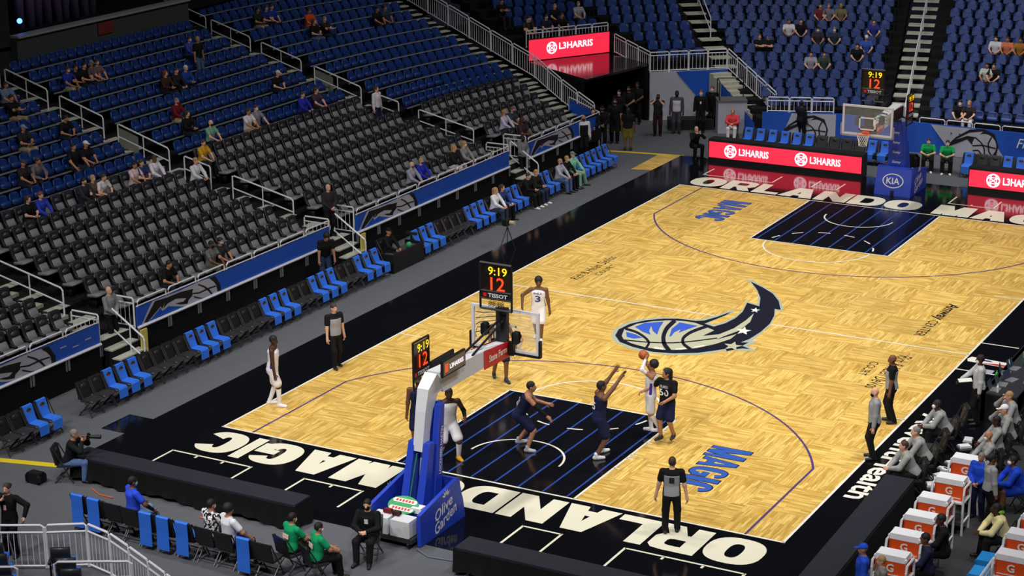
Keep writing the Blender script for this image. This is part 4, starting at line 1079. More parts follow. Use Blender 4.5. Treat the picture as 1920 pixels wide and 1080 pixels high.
def person(loc, face, label, pose, key=None, H=1.8, top=('long', (20, 20, 22)), bottom=('pants', (20, 20, 24)), shoes=(20, 20, 20), skin='tan', hair=('short', 'black'),
           mask=None, h=.018, stripe=None, number=None, tights=None, slv=None, group=None, back=None, panel=None, sub='person'):
    k = (key or id(pose), top[0], bottom[0], hair[0], mask is not None, stripe is not None, tights is not None, tuple(slv[0]) if slv else None, panel is not None, h)
    if k not in BODY: BODY[k] = body(pose, h, top[0], bottom[0], hair[0], mask is not None, stripe is not None, True, True, tights is not None, slv[0] if slv else None, panel is not None)
    M_ = BODY[k]; sc = H/1.8
    sk = mat('skin_'+skin, SKIN[skin], .5, spec=.35)
    def part(nm, me, mats, parent=None):
        o = link(nm, me, parent)
        for i, m_ in enumerate(mats):
            o.material_slots[i].link = 'OBJECT'; o.material_slots[i].material = m_
        return o
    r = part('person', M_['body'], [sk, eye_m, lip_m]); r.location = [float(v) for v in loc]; r.rotation_euler = (0, 0, R(face-90)); r.scale = (sc, sc, sc)
    tag(r, label, sub, group)
    t_o = None
    if 'top' in M_: t_o = part(NAMES['top'][top[0]], M_['top'], [cloth(top[1])], r)
    if 'shirt_panel' in M_: part('shirt_panel', M_['shirt_panel'], [cloth(panel)], t_o)
    if 'side_stripe' in M_: part('side_stripe', M_['side_stripe'], [cloth(stripe)], t_o)
    if 'bottom' in M_: part(NAMES['bottom'][bottom[0]], M_['bottom'], [cloth(bottom[1])], r)
    if 'tights' in M_: part('tights', M_['tights'], [cloth(tights)], r)
    if 'arm_sleeve' in M_: part('arm_sleeve', M_['arm_sleeve'], [cloth(slv[1])], r)
    for j in (0, 1): part('shoe', M_['shoe%d' % j], [paint(shoes, .5)], r)
    if 'hair' in M_: part('cap' if hair[0] in ('cap', 'hat') else 'hair', M_['hair'], [mat('hair_%s' % hair[1], HAIRC[hair[1]], .7) if hair[1] in HAIRC else cloth(hair[1])], r)
    if 'face_mask' in M_: part('face_mask', M_['face_mask'], [cloth(mask)], r)
    fr = M_['_frames']; P, X, Y, Z, B = fr['P'], fr['X'], fr['Y'], fr['Z'], fr['B']
    def print_on(txt, front, zc, w_, hgt, col, bold=.02):
        n = Y if front else -Y; rx = -X if front else X
        o_ = P+Z*zc+n*(.130*B+(.008 if front else .0)); mb = text_mb(txt, o_, rx*-1 if False else rx, Z, w_, hgt, bold, 0, 'C')
        c = mb.build('jersey_print', cloth(col), t_o); return c
    if number: print_on(number[0], number[1], .26, .05+.1*len(number[0]), .17, number[2])
    if number and len(number) > 3: print_on(number[3], number[1], .405, .22, .07, number[2], .01)
    if back: # patch on chest/back: (front?, z, w, h, colour)
        for (front, zc, w_, hgt, col) in back:
            n = Y if front else -Y; o_ = P+Z*zc+n*(.132*B+.010)
            MB().box(o_, (w_, .012, hgt), X, Y, Z).build('badge' if w_ < .15 else 'shirt_panel', cloth(col), t_o)
    PEOPLE.append(r)
    return r, M_
# ================================================================ COURTSIDE CHAIRS
cover_blue = mat('blue_chair_cover', (44, 112, 226), .6, var=.06, vscale=5); chair_blk = mat('chair_black', (26, 26, 28), .45); chair_pad = mat('chair_pad', (44, 44, 47), .5)
frame_grey = mat('chair_frame', (58, 58, 62), .4, metal=.5)
def chair_parts():
    P = {}
    back = MB(); slab(back, [(-.21, .44), (-.15, .44), (-.20, .62), (-.26, .84), (-.29, .88), (-.33, .88), (-.31, .80), (-.25, .6)], .46); P['backrest'] = (back, chair_blk)
    boss = MB(); boss.ball((0, -.235, .76), (.1, .03, .07), 10, 6); P['head_pad'] = (boss, chair_pad)
    seat = MB(); slab(seat, [(-.2, .39), (.2, .40), (.24, .43), (.2, .47), (-.18, .45)], .45); P['seat'] = (seat, chair_pad)
    for k, sx in enumerate((-.22, .22)):
        leg = MB(); leg.tube([(sx, .2, 0), (sx, -.02, .42), (sx, -.25, .86)], .016, 5); leg.tube([(sx, -.25, 0), (sx, .15, .42)], .016, 5); P['leg%d' % k] = (leg, frame_grey)
    bar = MB(); bar.tube([(-.22, .15, .12), (.22, .15, .12)], .012, 5); bar.tube([(-.22, -.2, .1), (.22, -.2, .1)], .012, 5); P['stretcher'] = (bar, frame_grey)
    cov = MB(); hw = .165
    prof = [(-.345, .12), (-.335, .55), (-.35, .88), (-.31, .905), (-.26, .89), (-.18, .62), (-.13, .49), (.22, .485), (.255, .44), (.27, .20)]
    prof2 = [(y+(.0), z+.012) for y, z in prof]
    cov.loft([[(-hw, y, z) for y, z in prof], [(hw, y, z) for y, z in prof]], closed=False)
    th = .012; inn = [(-.333, .12), (-.323, .55), (-.338, .868), (-.31, .893), (-.272, .878), (-.192, .612), (-.138, .478), (.212, .473), (.243, .435), (.258, .2)]
    cov.loft([[(hw, y, z) for y, z in inn], [(-hw, y, z) for y, z in inn]], closed=False)
    for sx in (-hw, hw): cov.strip([(sx, y, z) for y, z in (prof if sx > 0 else inn)], [(sx, y, z) for y, z in (inn if sx > 0 else prof)])
    P['seat_cover'] = (cov, cover_blue)
    mk = MB(); mk.box((0, -.215, .76), (.09, .006, .05), (1, 0, 0), (0, .94, .33)); P['cover_print'] = (mk, paint((196, 104, 70), .6))
    return P
CP = chair_parts(); CME = {}
for k, (mb, m_) in CP.items():
    me = mb.mesh(k); me.materials.append(m_); CME[k] = me
def chair(x, y, face, label, covered, group, z=-.02):
    t = thing('courtside_chair', label, 'chair', (x, y, z), R(face-90), group)
    for k, me in CME.items():
        if k in ('seat_cover', 'cover_print') and not covered: continue
        if k == 'cover_print': link('cover_print', me, cv_); continue
        o = link('leg' if k.startswith('leg') else k, me, t)
        if k == 'seat_cover': cv_ = o
    return t
CX0 = -3.6
rowA = [(-3.92+.5*k, c) for k, c in enumerate('kkbb')]
rowB = [(-.85+.5025*k, c) for k, c in enumerate('kkbbbkkkkbbbkkkkbbbkkbbbkkbbb')]
rowC = [(15.73+.4915*k, c) for k, c in enumerate('bbbkkkkbbbkkbbbkkkbbkkkkbbbbb'+'b')]
nth = row_word
for nm, rw in (('near corner', rowA), ('main', rowB), ('far', rowC)):
    for k, (y, c) in enumerate(rw):
        cov = c == 'b'
        where = {'near corner': 'in the short row by the near corner', 'main': 'in the long sideline row', 'far': 'in the row beyond the camera booth'}[nm]
        o_ = (nth+['twenty-eighth', 'twenty-ninth', 'thirtieth'])
        w_ = 'first' if k == 0 else o_[k]
        chair(CX0, y, 0, '%s chair from the near end %s, %s' % (w_, where, 'blue-covered' if cov else 'plain black'), cov, 'courtside chairs on the left sideline')
FARX = [.03+.522*k for k in range(12)]
for k, (x, c) in enumerate(zip(FARX, 'bbbbbbkkkkbb')):
    chair(x, 35.15, -90, '%s chair from the left behind the long red board, %s' % (('first' if k == 0 else nth[k]), 'blue-covered' if c == 'b' else 'plain black'), c == 'b', 'chairs behind the far baseline')
for k, (x, c) in enumerate(zip([9.2+.5*k for k in range(8)], 'bkkbbkbb')):
    if x < 12: chair(x, 34.85, -90, '%s chair from the left behind the right red board, %s' % (('first' if k == 0 else nth[k]), 'blue-covered' if c == 'b' else 'plain black'), c == 'b', 'chairs behind the far baseline')
for k, (x, c) in enumerate(zip((1.05, 1.53, 2.03, 2.53, 3.04, 3.53, 4.07, 4.62, 5.15, 5.74, 6.2), 'bbkkbbbkkbk')):
    chair(x, -6.45-.02*k, 90, '%s chair from the left in the row behind the near table, %s' % (('first' if k == 0 else nth[k]), 'blue-covered' if c == 'b' else 'plain black'), c == 'b', 'chairs behind the near baseline')

# ================================================================ SIGN BOARDS
led_red = mat('led_red', (240, 44, 72), .5, emit=.95); led_white = mat('led_white', (255, 238, 246), .5, emit=1.1)
def globe(o, X, Y, r, par, off):
    mb = MB(); n = 28; N = np.cross(X, Y)
    c = np.asarray(o, float)
    def ring(rx, ry, w_): 
        q = np.linspace(0, 2*math.pi, n); a = [c+X*math.cos(t)*rx+Y*math.sin(t)*ry+N*off for t in q]; b = [c+X*math.cos(t)*(rx-w_)+Y*math.sin(t)*(ry-w_)+N*off for t in q]
        mb.strip(b, a)
    ring(r, r, r*.2); off += .002; ring(r*.55, r, r*.14); off += .002; ring(r, r*.5, r*.14)
    off += .002
    for a in (-.5, .5): mb.add([c+X*p[0]*r+Y*p[1]*r+N*off for p in ((-.8, a*1.1-.09), (.8, -a*1.1-.09), (.8, -a*1.1+.09), (-.8, a*1.1+.09))], [(0, 1, 2, 3)])
    mb.build('board_globe', led_white, par)
def led_board(label, x0, x1, y, n_logo, first):
    t = thing('led_board', label, 'sign', ((x0+x1)/2, y, -.004)); L = x1-x0; hw = L/2
    MB().bb((-hw, .0, 0), (hw, .55, .86)).build('housing', blk, t)
    tilt = np.array([0, .12, .99]); X = np.array([1., 0, 0])
    scr = MB(); P = [(-hw+.04, -.03, .17), (hw-.04, -.03, .17), (hw-.04, .0, .80), (-hw+.04, .0, .80)]
    scr.add(P+[(p[0], .02, p[2]) for p in P], [(0, 1, 2, 3), (0, 4, 5, 1), (1, 5, 6, 2), (2, 6, 7, 3), (3, 7, 4, 0)])
    s = scr.build('screen', led_red, t)
    for k in range(n_logo):
        xc = -hw+first+k*2.95; Y = np.array([0, .0475, 1.]); Y /= np.linalg.norm(Y)
        base = np.array([xc, -.025, .48])
        globe(base, X, Y, .26, s, .01)
        text_mb('L3HARRIS', base+X*.36-Y*.13+np.array([0, -.012, 0]), X, Y, 1.25, .28, .03).build('board_lettering', led_white, s)
    MB().bb((-hw, .0, .86), (hw, .55, .9)).build('board_top', mat('board_top_black', (24, 24, 27), .5), t)
    return t
led_board('long red sign board with two white globe logos behind the far baseline', -.62, 5.75, 32.75, 2, .95)
led_board('red sign board with a white globe logo at the right edge of the picture', 9.85, 16.2, 32.75, 2, .95)
a2, b2 = np.array([-10.86, 36.8]), np.array([-8.72, 40.35])
# tunnel sign
d2 = (b2-a2); L2 = np.linalg.norm(d2); d2 /= L2; n2 = np.array([d2[1], -d2[0]])
t = thing('led_board', 'red sign with a white globe logo above the tunnel canopy', 'sign', (*((a2+b2)/2), 2.46), math.atan2(d2[1], d2[0]))
MB().bb((-L2/2, 0, 0), (L2/2, .12, .95)).build('housing', blk, t)
s_ = MB().bb((-L2/2, -.02, .03), (L2/2, .0, .93)).build('screen', led_red, t)
globe((-L2/2+1.15, -.03, .5), np.array([1., 0, 0]), ZUP, .27, s_, .0)
text_mb('L3HARRIS', (-L2/2+1.52, -.035, .4), (1, 0, 0), ZUP, 1.75, .3, .03).build('board_lettering', led_white, s_)

# ================================================================ CLOTH-COVERED TABLES
cloth_top = mat('table_cloth_navy', (34, 36, 46), .8, spec=.3, var=.08); cloth_blk = mat('table_cloth_black', (13, 13, 15), .85, spec=.25, bump=.3, vscale=3)
def cloth_table(label, x0, x1, y0, y1, h, wave_side='y0', z=-.02, waves=14):
    t = thing('cloth_table', label, 'table', ((x0+x1)/2, (y0+y1)/2, z)); hx, hy = (x1-x0)/2, (y1-y0)/2
    MB().rbox((0, 0, h-.03), (2*hx, 2*hy, .06), .025).build('tabletop', cloth_top, t)
    P = []; n = 24
    edge = [(-hx, -hy), (hx, -hy), (hx, hy), (-hx, hy)]
    pts = []
    for k in range(4):
        a, b = np.array(edge[k]), np.array(edge[(k+1) % 4]); m_ = max(4, int(np.linalg.norm(b-a)*8))
        for j in range(m_): pts.append((a+(b-a)*j/m_, np.array([(b-a)[1], -(b-a)[0]])/np.linalg.norm(b-a), k*97+j))
    rings = []
    for zz, amp in ((h-.05, .0), (h*.6, .012), (h*.25, .03), (.07, .045)):
        rings.append([(*(p+nr*amp*(1+math.sin(j*1.7))), zz+(.05*math.sin(j*.35) if zz < .1 else 0)) for p, nr, j in pts])
    MB().loft(rings[::-1]).build('table_cloth', cloth_blk, t, smooth=True)
    for sx in (-1, 1):
        leg = MB(); leg.tube([(sx*(hx-.2), -hy+.12, 0), (sx*(hx-.2), -hy+.12, h-.06)], .02, 6); leg.tube([(sx*(hx-.2), hy-.12, 0), (sx*(hx-.2), hy-.12, h-.06)], .02, 6)
        leg.build('leg_frame', frame_grey, t)
    return t
cloth_table('long table under a black cloth left of the near basket', -1.15, 5.35, -4.5, -3.82, .62)
cloth_table('long table under a black cloth right of the near basket', 9.6, 16.0, -4.75, -4.05, .62)
t = thing('cloth_table', 'long black padded table along the right sideline', 'table', (16.95, -.6, -.004), R(1.5))
MB().rbox((0, 0, .72), (.72, 7.4, .06), .025).build('tabletop', cloth_top, t)
mbx = MB()
for sx in (-.34, .34): mbx.bb((sx-.02, -3.68, 0), (sx+.02, 3.68, .69))
for sy in (-3.66, 3.66): mbx.bb((-.34, sy-.02, 0), (.34, sy+.02, .69))
mbx.build('table_cloth', cloth_blk, t)
# camera booth on the left sideline
t = thing('camera_booth', 'black box table between the rows of sideline chairs', 'table', (-3.75, 14.6, -.02))
MB().bb((.28, -.95, 0), (.36, .95, .62)).build('front_panel', mat('booth_black', (20, 20, 22), .5), t)
MB().bb((-.35, -.95, 0), (.28, -.89, .62)).build('side_panel', mat('booth_black', (20, 20, 22), .5), t)
MB().bb((-.35, .89, 0), (.28, .95, .62)).build('side_panel', mat('booth_black', (20, 20, 22), .5), t)
MB().bb((-.2, -.9, .5), (.28, .9, .53)).build('shelf', mat('booth_shelf', (66, 66, 68), .6), t)

# ================================================================ BASKET STANCHIONS
pad_blue = mat('blue_pad', (34, 66, 190), .45, var=.05); whitep = paint((214, 216, 222), .35); redp = paint((206, 26, 40), .4)
glass = mat('backboard_glass', (225, 235, 240), .05, spec=.6, alpha=.10)
amber = mat('clock_yellow', (255, 206, 20), .5, emit=1.3); clock_red = mat('clock_red', (255, 66, 24), .5, emit=1.3)
silver = paint((214, 214, 220), .4)
def clock(par, o, X, label_side, w_=.84, glass_panel=True):
    """transparent shot clock; o = lower-left corner, X = reading direction, up = z"""
    X = np.asarray(X, float); N = np.cross(X, ZUP); o = np.asarray(o, float); H_ = 1.12
    fr = MB()
    for a, b in (((0, 0), (0, H_)), ((w_, 0), (w_, H_)), ((0, H_), (w_, H_)), ((0, 0), (w_, 0)), ((0, .26), (w_, .26)), ((0, .44), (w_, .44))):
        fr.tube([o+X*a[0]+ZUP*a[1], o+X*b[0]+ZUP*b[1]], .03, 4)
    f = fr.build('clock_frame', blk, par)
    MB().box(o+X*w_/2+ZUP*.35, (w_, .03, .17), X, N, ZUP).build('clock_name_plate', blk, f)
    MB().box(o+X*w_/2+ZUP*.77, (w_-.06, .012, .62), X, N, ZUP).build('clock_pane', mat('clock_pane_dark', (30, 22, 20), .2, alpha=.9), f)
    for s in (1, -1):
        Xr = X*s; c0 = o+X*w_/2+N*s*.03
        text_mb('9:19', c0+ZUP*.95+Xr*.06, Xr, ZUP, .5, .2, .005, 0, 'C').build('clock_time', amber, f)
        text_mb('12', c0+ZUP*.64+Xr*.06, Xr, ZUP, .38, .32, .005, 0, 'C').build('clock_shot', clock_red, f)
        text_mb('TISSOT', c0+ZUP*.35+Xr*.06, Xr, ZUP, .52, .1, .03, 0, 'C').build('clock_lettering', silver, f)
        text_mb('88:88', c0+ZUP*.14, Xr, ZUP, .4, .12, .0, 0, 'C').build('clock_segments', mat('clock_unlit', (104, 82, 44), .5), f)
        MB().box(c0+ZUP*.35-Xr*.28, (.09, .01, .09), X, N, ZUP).build('clock_mark', redp, f)
    return f
def basket(label, far):
    t = thing('basketball_stanchion', label, 'basketball hoop', (7.62, L_ if far else 0, -.004), math.pi if far else 0)
    # base: two padded sides, front pad, weight tray
    side = [(-2.0, 0), (-2.1, .5), (-2.36, 1.04), (-3.95, .74), (-3.95, 0)]
    for sx in (-1, 1):
        X = np.array([0, 1., 0]); pl = [(y, z) for y, z in side]
        o = MB().prism(pl, (sx*.64, 0, 0), (0, 1, 0), (0, 0, 1), (1, 0, 0), -.045, .045).build('base_side_pad', pad_blue, t)
        Xr = np.array([0, sx*1., 0]); Yr = ZUP
        c = np.array([sx*(.64+.05), -2.92, .44])
        tilt = np.array([0, sx*.96, .28]); up = np.array([0, -sx*.28, .96])
        text_mb('Olive', c+up*.13, tilt, up, .78, .26, .012, .3, 'C').build('pad_lettering', white, o)
        text_mb('Garden', c-up*.15, tilt, up, .98, .27, .012, .3, 'C').build('pad_lettering', white, o)
        lf = MB()
        for a in (-50, -20, 10, 40, 70):
            d = tilt*math.sin(R(a))+up*math.cos(R(a)); pr = np.cross(d, np.array([1., 0, 0])); b0 = c+up*.30+tilt*.18
            lf.add([b0+d*.04, b0+d*.11+pr*.025, b0+d*.2, b0+d*.11-pr*.025], [(0, 1, 2, 3)])
        lf.build('pad_leaf', white, o)
    fp = MB(); fp.add([(-.66, -2.0, 0), (.66, -2.0, 0), (.66, -2.08, .47), (-.66, -2.08, .47), (.66, -2.2, 1.0), (-.66, -2.2, 1.0), (-.66, -2.36, 1.04), (.66, -2.36, 1.04), (-.66, -2.1, 0), (.66, -2.1, 0)],
                      [(1, 0, 3, 2), (2, 3, 5, 4), (4, 5, 6, 7), (6, 8, 9, 7), (0, 1, 9, 8), (0, 8, 6, 5, 3), (1, 2, 4, 7, 9)])
    f = fp.build('base_front_pad', pad_blue, t)
    # maker's oval on the sloping front
    u = np.array([0, -.4, .59]); u /= np.linalg.norm(u); nrm = np.array([0, .83, .56]); c = np.array([0, -2.12, .66])+nrm*.02
    c = np.array([0, -1.985, .30]); u = ZUP; nrm = np.array([0, 1., 0])
    sl = np.array([0, -.2, .98]); nn = np.array([0, .98, .2]); c2 = np.array([0, -2.09, .55])
    cc = c2+nn*.03
    q = np.linspace(0, 2*math.pi, 40); el = MB()
    el.strip([cc+np.array([-1., 0, 0])*math.cos(v)*.40+sl*math.sin(v)*.27 for v in q], [cc+np.array([-1., 0, 0])*math.cos(v)*.36+sl*math.sin(v)*.235 for v in q]); el.build('pad_oval', white, f)
    text_mb('KIA', cc, (-1, 0, 0), sl, .5, .24, .015, 0, 'C').build('pad_lettering', white, f)
    MB().bb((-.06, -2.0, .02), (.06, -1.96, .2)).build('base_wheel_slot', blk, t)
    tray = MB(); tray.bb((-.58, -4.15, .12), (.58, -2.5, .22)); tray.build('weight_tray', mat('tray_dark', (40, 40, 44), .6), t)
    for sx in (-.45, .45): MB().cyl((sx, -4.1, .07), .07, .05, 12, axis=(1, 0, 0)).build('caster', blk, t)
    for k, (xx, yy, w2, l2) in enumerate(((-.28, -3.95, .5, .42), (.26, -3.95, .5, .42))): MB().rbox((xx, yy, .42), (w2, l2, .38), .02).build('weight_box', whitep, t)
    # mast: white rear boom, blue padded front posts
    for sx in (-.24, .24):
        m_ = MB(); m_.loft([[(sx-.09, -2.45, .5), (sx+.09, -2.45, .5), (sx+.09, -2.75, .5), (sx-.09, -2.75, .5)], [(sx-.07, -2.2, 2.75), (sx+.07, -2.2, 2.75), (sx+.07, -2.4, 2.75), (sx-.07, -2.4, 2.75)]], True, True)
        o = m_.build('mast_pad', pad_blue, t)
        if sx > 0: text_mb('LOCKHEED MARTIN', (sx+.10, -2.46, 1.15), (0, .13, 1), (0, -1, .13), 1.1, .1, .01).build('mast_lettering', white, o)
    mm2 = MB(); mm2.loft([[(-.30, -2.4, .95), (.30, -2.4, .95), (.30, -2.46, .95), (-.30, -2.46, .95)], [(-.16, -2.16, 2.75), (.16, -2.16, 2.75), (.16, -2.22, 2.75), (-.16, -2.22, 2.75)]], True, True)
    fpad = mm2.build('mast_front_pad', pad_blue, t)
    for k in range(4):
        z = 1.2+.38*k; y = -2.4+(z-.95)*.24/1.8+.012
        text_mb('Sunny', (0, y, z), (-1, 0, 0), (0, .13, .99), .34-.03*k, .13, .02, .3, 'C').build('mast_lettering', white, fpad)
    for sx in (-.2, .2):
        lp_ = MB(); lp_.loft([[(sx-.1, -2.95, .22), (sx+.1, -2.95, .22), (sx+.1, -3.3, .22), (sx-.1, -3.3, .22)], [(sx-.08, -2.62, 1.95), (sx+.08, -2.62, 1.95), (sx+.08, -2.82, 1.95), (sx-.08, -2.82, 1.95)]], True, True)
        lp_.build('rear_post_pad', pad_blue, t)
    pis = MB()
    for sx in (-.06, .06): pis.tube([(sx, -2.75, .4), (sx, -2.5, 2.3)], .045, 8)
    pis.build('lift_piston', whitep, t)
    bo = MB(); bo.loft([[(-.14, -2.62, 1.75), (.1, -2.62, 1.75), (.1, -2.86, 1.75), (-.14, -2.86, 1.75)], [(-.14, -2.4, 2.6), (.12, -2.4, 2.6), (.12, -2.72, 2.65), (-.14, -2.72, 2.65)], [(-.15, -2.2, 2.95), (.14, -2.2, 2.95), (.14, -2.6, 3.15), (-.15, -2.6, 3.15)], [(-.16, -1.9, 2.98), (.16, -1.9, 2.98), (.16, -2.25, 3.42), (-.16, -2.25, 3.42)]], True, True)
    bo.build('rear_boom', whitep, t)
    arm = MB(); arm.loft([[(-.17, -2.0, 2.92), (.17, -2.0, 2.92), (.17, -2.15, 3.42), (-.17, -2.15, 3.42)], [(-.16, -.1, 2.90), (.16, -.1, 2.90), (.16, -.1, 3.3), (-.16, -.1, 3.3)], [(-.14, 1.0, 2.86), (.14, 1.0, 2.86), (.14, 1.0, 3.18), (-.14, 1.0, 3.18)]], True, True)
    arm.build('upper_arm', whitep, t)
    for sx in (-1, 1):
        p = MB(); p.add([(sx*.18, -.15, 2.86), (sx*.16, 1.05, 2.8), (sx*.16, 1.05, 3.2), (sx*.18, -.15, 3.32), (sx*.165, -.15, 2.86), (sx*.145, 1.05, 2.8), (sx*.145, 1.05, 3.2), (sx*.165, -.15, 3.32)],
                        [(0, 1, 2, 3) if sx > 0 else (3, 2, 1, 0), (0, 4, 5, 1), (1, 5, 6, 2), (2, 6, 7, 3), (3, 7, 4, 0)])
        o = p.build('arm_panel', redp, t)
        text_mb('State Farm', (sx*.195, .05 if sx > 0 else .85, 2.98), (0, sx*1., 0), ZUP, .85, .17, .02).build('arm_lettering', white, o)
    # brace struts
    st = MB(); st.tube([(-.12, -.6, 3.35), (-.05, 1.1, 3.75)], .03, 6); st.tube([(.12, -.6, 3.35), (.05, 1.1, 3.75)], .03, 6); st.build('brace_strut', blk, t)
    hd = MB(); hd.bb((-.3, 1.02, 2.86), (.3, 1.12, 3.2)); hd.bb((-.14, .98, 3.2), (.14, 1.12, 4.02)); hd.build('board_mount', blk, t)
    # backboard
    bd = MB(); w2, z0, z1, y = .915, 2.9, 3.97, 1.19
    bd.bb((-w2, y-.03, z1-.07), (w2, y+.03, z1)); bd.bb((-w2, y-.03, z0), (w2, y+.03, z0+.07)); bd.bb((-w2, y-.03, z0+.07), (-w2+.07, y+.03, z1-.07)); bd.bb((w2-.07, y-.03, z0+.07), (w2, y+.03, z1-.07))
    fr = bd.build('backboard_frame', mat('board_frame', (216, 214, 222), .4), t)
    MB().bb((-w2+.07, y-.008, z0+.07), (w2-.07, y+.008, z1-.07)).build('backboard_pane', glass, fr)
    sq = MB()
    for a, b, c, d in ((-.305, .305, 3.10, 3.15), (-.305, .305, 3.51, 3.56), (-.305, -.255, 3.10, 3.56), (.255, .305, 3.10, 3.56)): sq.bb((a, y+.009, c), (b, y+.014, d))
    sq.build('target_square', white, fr)
    pd = MB(); pd.bb((-w2-.02, y-.05, z0-.05), (w2+.02, y+.05, z0+.01)); pd.bb((-w2-.05, y-.05, z0-.04), (-w2+.0, y+.05, z0+.38)); pd.bb((w2, y-.05, z0-.04), (w2+.05, y+.05, z0+.38)); pd.build('board_padding', blk if not far else paint((150, 150, 160), .5), fr)
    rim = MB(); q = [(.225*math.cos(v), 1.6+.225*math.sin(v), 3.05) for v in np.linspace(0, 2*math.pi, 29)[:-1]]; rim.tube(q, .012, 6, close=True); rim.bb((-.12, 1.22, 3.0), (.12, 1.4, 3.06))
    rm = rim.build('rim', paint((226, 70, 40), .4), t)
    net = MB(); nn_ = 14
    for k in range(nn_):
        a, b = 2*math.pi*k/nn_, 2*math.pi*(k+1)/nn_
        prof = [(.225, 3.04), (.19, 2.9), (.155, 2.76), (.14, 2.62)]
        for s in (0, 1):
            net.tube([(r_*math.cos((a if (j+s) % 2 == 0 else b)), 1.6+r_*math.sin((a if (j+s) % 2 == 0 else b)), z) for j, (r_, z) in enumerate(prof)], .006, 4)
    net.build('net', white, rm)
    # clocks: one facing the court, one on each side of the boom
    clock(t, (-.42, .75, 4.05), (1, 0, 0), 0)
    sup = MB(); sup.tube([(0, .95, 3.5), (0, .78, 4.1)], .04, 6); sup.build('clock_post', blk, t)
    clock(t, (-.62, -2.0, 2.82), (0, 1, 0), 0, .68)
    MB().tube([(-.2, -2.0, 3.0), (-.6, -1.9, 2.95)], .03, 6).build('clock_bracket', blk, t)
    # advertising screens either side of the boom
    for xx, y0, zz in ((.36, -2.35, 3.38), (-.32, -1.7, 3.06)):
        MB().bb((xx-.05, y0, zz), (xx+.0, y0+1.02, zz+.4)).build('side_screen', blk, t)
    if not far:
        sc = MB().bb((.365, -2.31, 3.42), (.372, -1.37, 3.74)).build('screen_face', mat('screen_taupe', (110, 98, 88), .4, emit=.15), t)
        text_mb('L3HARRIS', (.378, -2.05, 3.52), (0, 1, 0), ZUP, .6, .11, .02).build('screen_lettering', led_white, sc)
        MB().bb((.373, -2.26, 3.48), (.377, -2.12, 3.68)).build('screen_mark', mat('screen_orange', (236, 96, 50), .5, emit=.5), sc)
    # cameras and speakers on the back of the board
    for xx, zz, yy in ((-.45, 3.45, 1.0), (.42, 3.36, .95)):
        cm = MB(); cm.rbox((xx, yy, zz), (.17, .2, .3), .03); cm.cyl((xx, yy+.1, zz), .07, .06, 12, axis=(0, 1, 0)); cm.build('board_camera', blk, t)
    wr_ = MB()
    for k in range(5): wr_.tube([(-.1, 1.05, 3.9-.1*k), (-.5-.05*k, .98, 3.85-.13*k), (-.75, 1.1, 3.8-.16*k)], .01, 4)
    wr_.build('cable', blk, t)
    return t
NB = basket('near basketball stanchion with blue padded base and clear backboard', False)
FB = basket('far basketball stanchion with blue padded base and clear backboard', True)
# clutter on the near stanchion base
def mop(label, x, y, top):
    t = thing('floor_mop', label, 'mop', (x, y, .24))
    MB().tube([(0, 0, .05), top], .016, 6).build('handle', paint((20, 120, 86), .5), t)
    MB().rbox((0, 0, .03), (.5, .14, .06), .02).build('mop_head', paint((28, 132, 92), .7), t)
mop('green-handled floor mop leaning on the near stanchion', 7.4, -3.3, (.0, .65, 1.75))
mop('second green floor mop standing behind the near stanchion', 7.62, -3.45, (.02, .5, 1.5))
t = thing('oval_sign', 'oval green and white sign with red print on the near stanchion base', 'sign', (7.62, -3.55, .62))
el = [(.38*math.cos(v), .25*math.sin(v)) for v in np.linspace(0, 2*math.pi, 33)[:-1]]
Yt = np.array([0, .86, .5]); Nt = np.cross((1, 0, 0), Yt)
MB().prism(el, (0, 0, .1), (1, 0, 0), Yt, Nt, -.03, 0).build('sign_plate', paint((30, 150, 84), .45), t)
for k, zz in enumerate((.11, -.11)):
    MB().poly([np.array([x*.31, 0, .1])+Yt*(zz+y*.055)+Nt*.006 for x, y in ((-.9, -1), (.9, -1), (1, 0), (.9, 1), (-.9, 1), (-1, 0))]).build('sign_stripe', white, t)
    for j in range(6): MB().box(np.array([-.2+.08*j, 0, .1])+Yt*zz+Nt*.012, (.05, .06, .008), (1, 0, 0), Yt, Nt).build('sign_print', redp, t)
for k, (x, y, z, c, sz, lab) in enumerate(((7.28, -3.42, .22, (40, 40, 48), (.32, .3, .2), 'dark equipment bag in the near stanchion base, left side'), (7.98, -3.5, .61, (226, 226, 230), (.3, .3, .12), 'white carton on top of the stanchion weight boxes'),
        (7.42, -3.85, .61, (110, 34, 40), (.22, .16, .1), 'maroon pouch on the stanchion weight boxes'), (7.66, -3.88, .61, (66, 40, 44), (.2, .16, .1), 'brown pouch beside the maroon pouch on the weight boxes'))):
    mb = MB(); mb.rbox((x, y, z+sz[2]/2), sz, .03); single('equipment_bag' if c != (226, 226, 230) else 'carton', mb, cloth(c), lab, 'bag' if c != (226, 226, 230) else 'box')

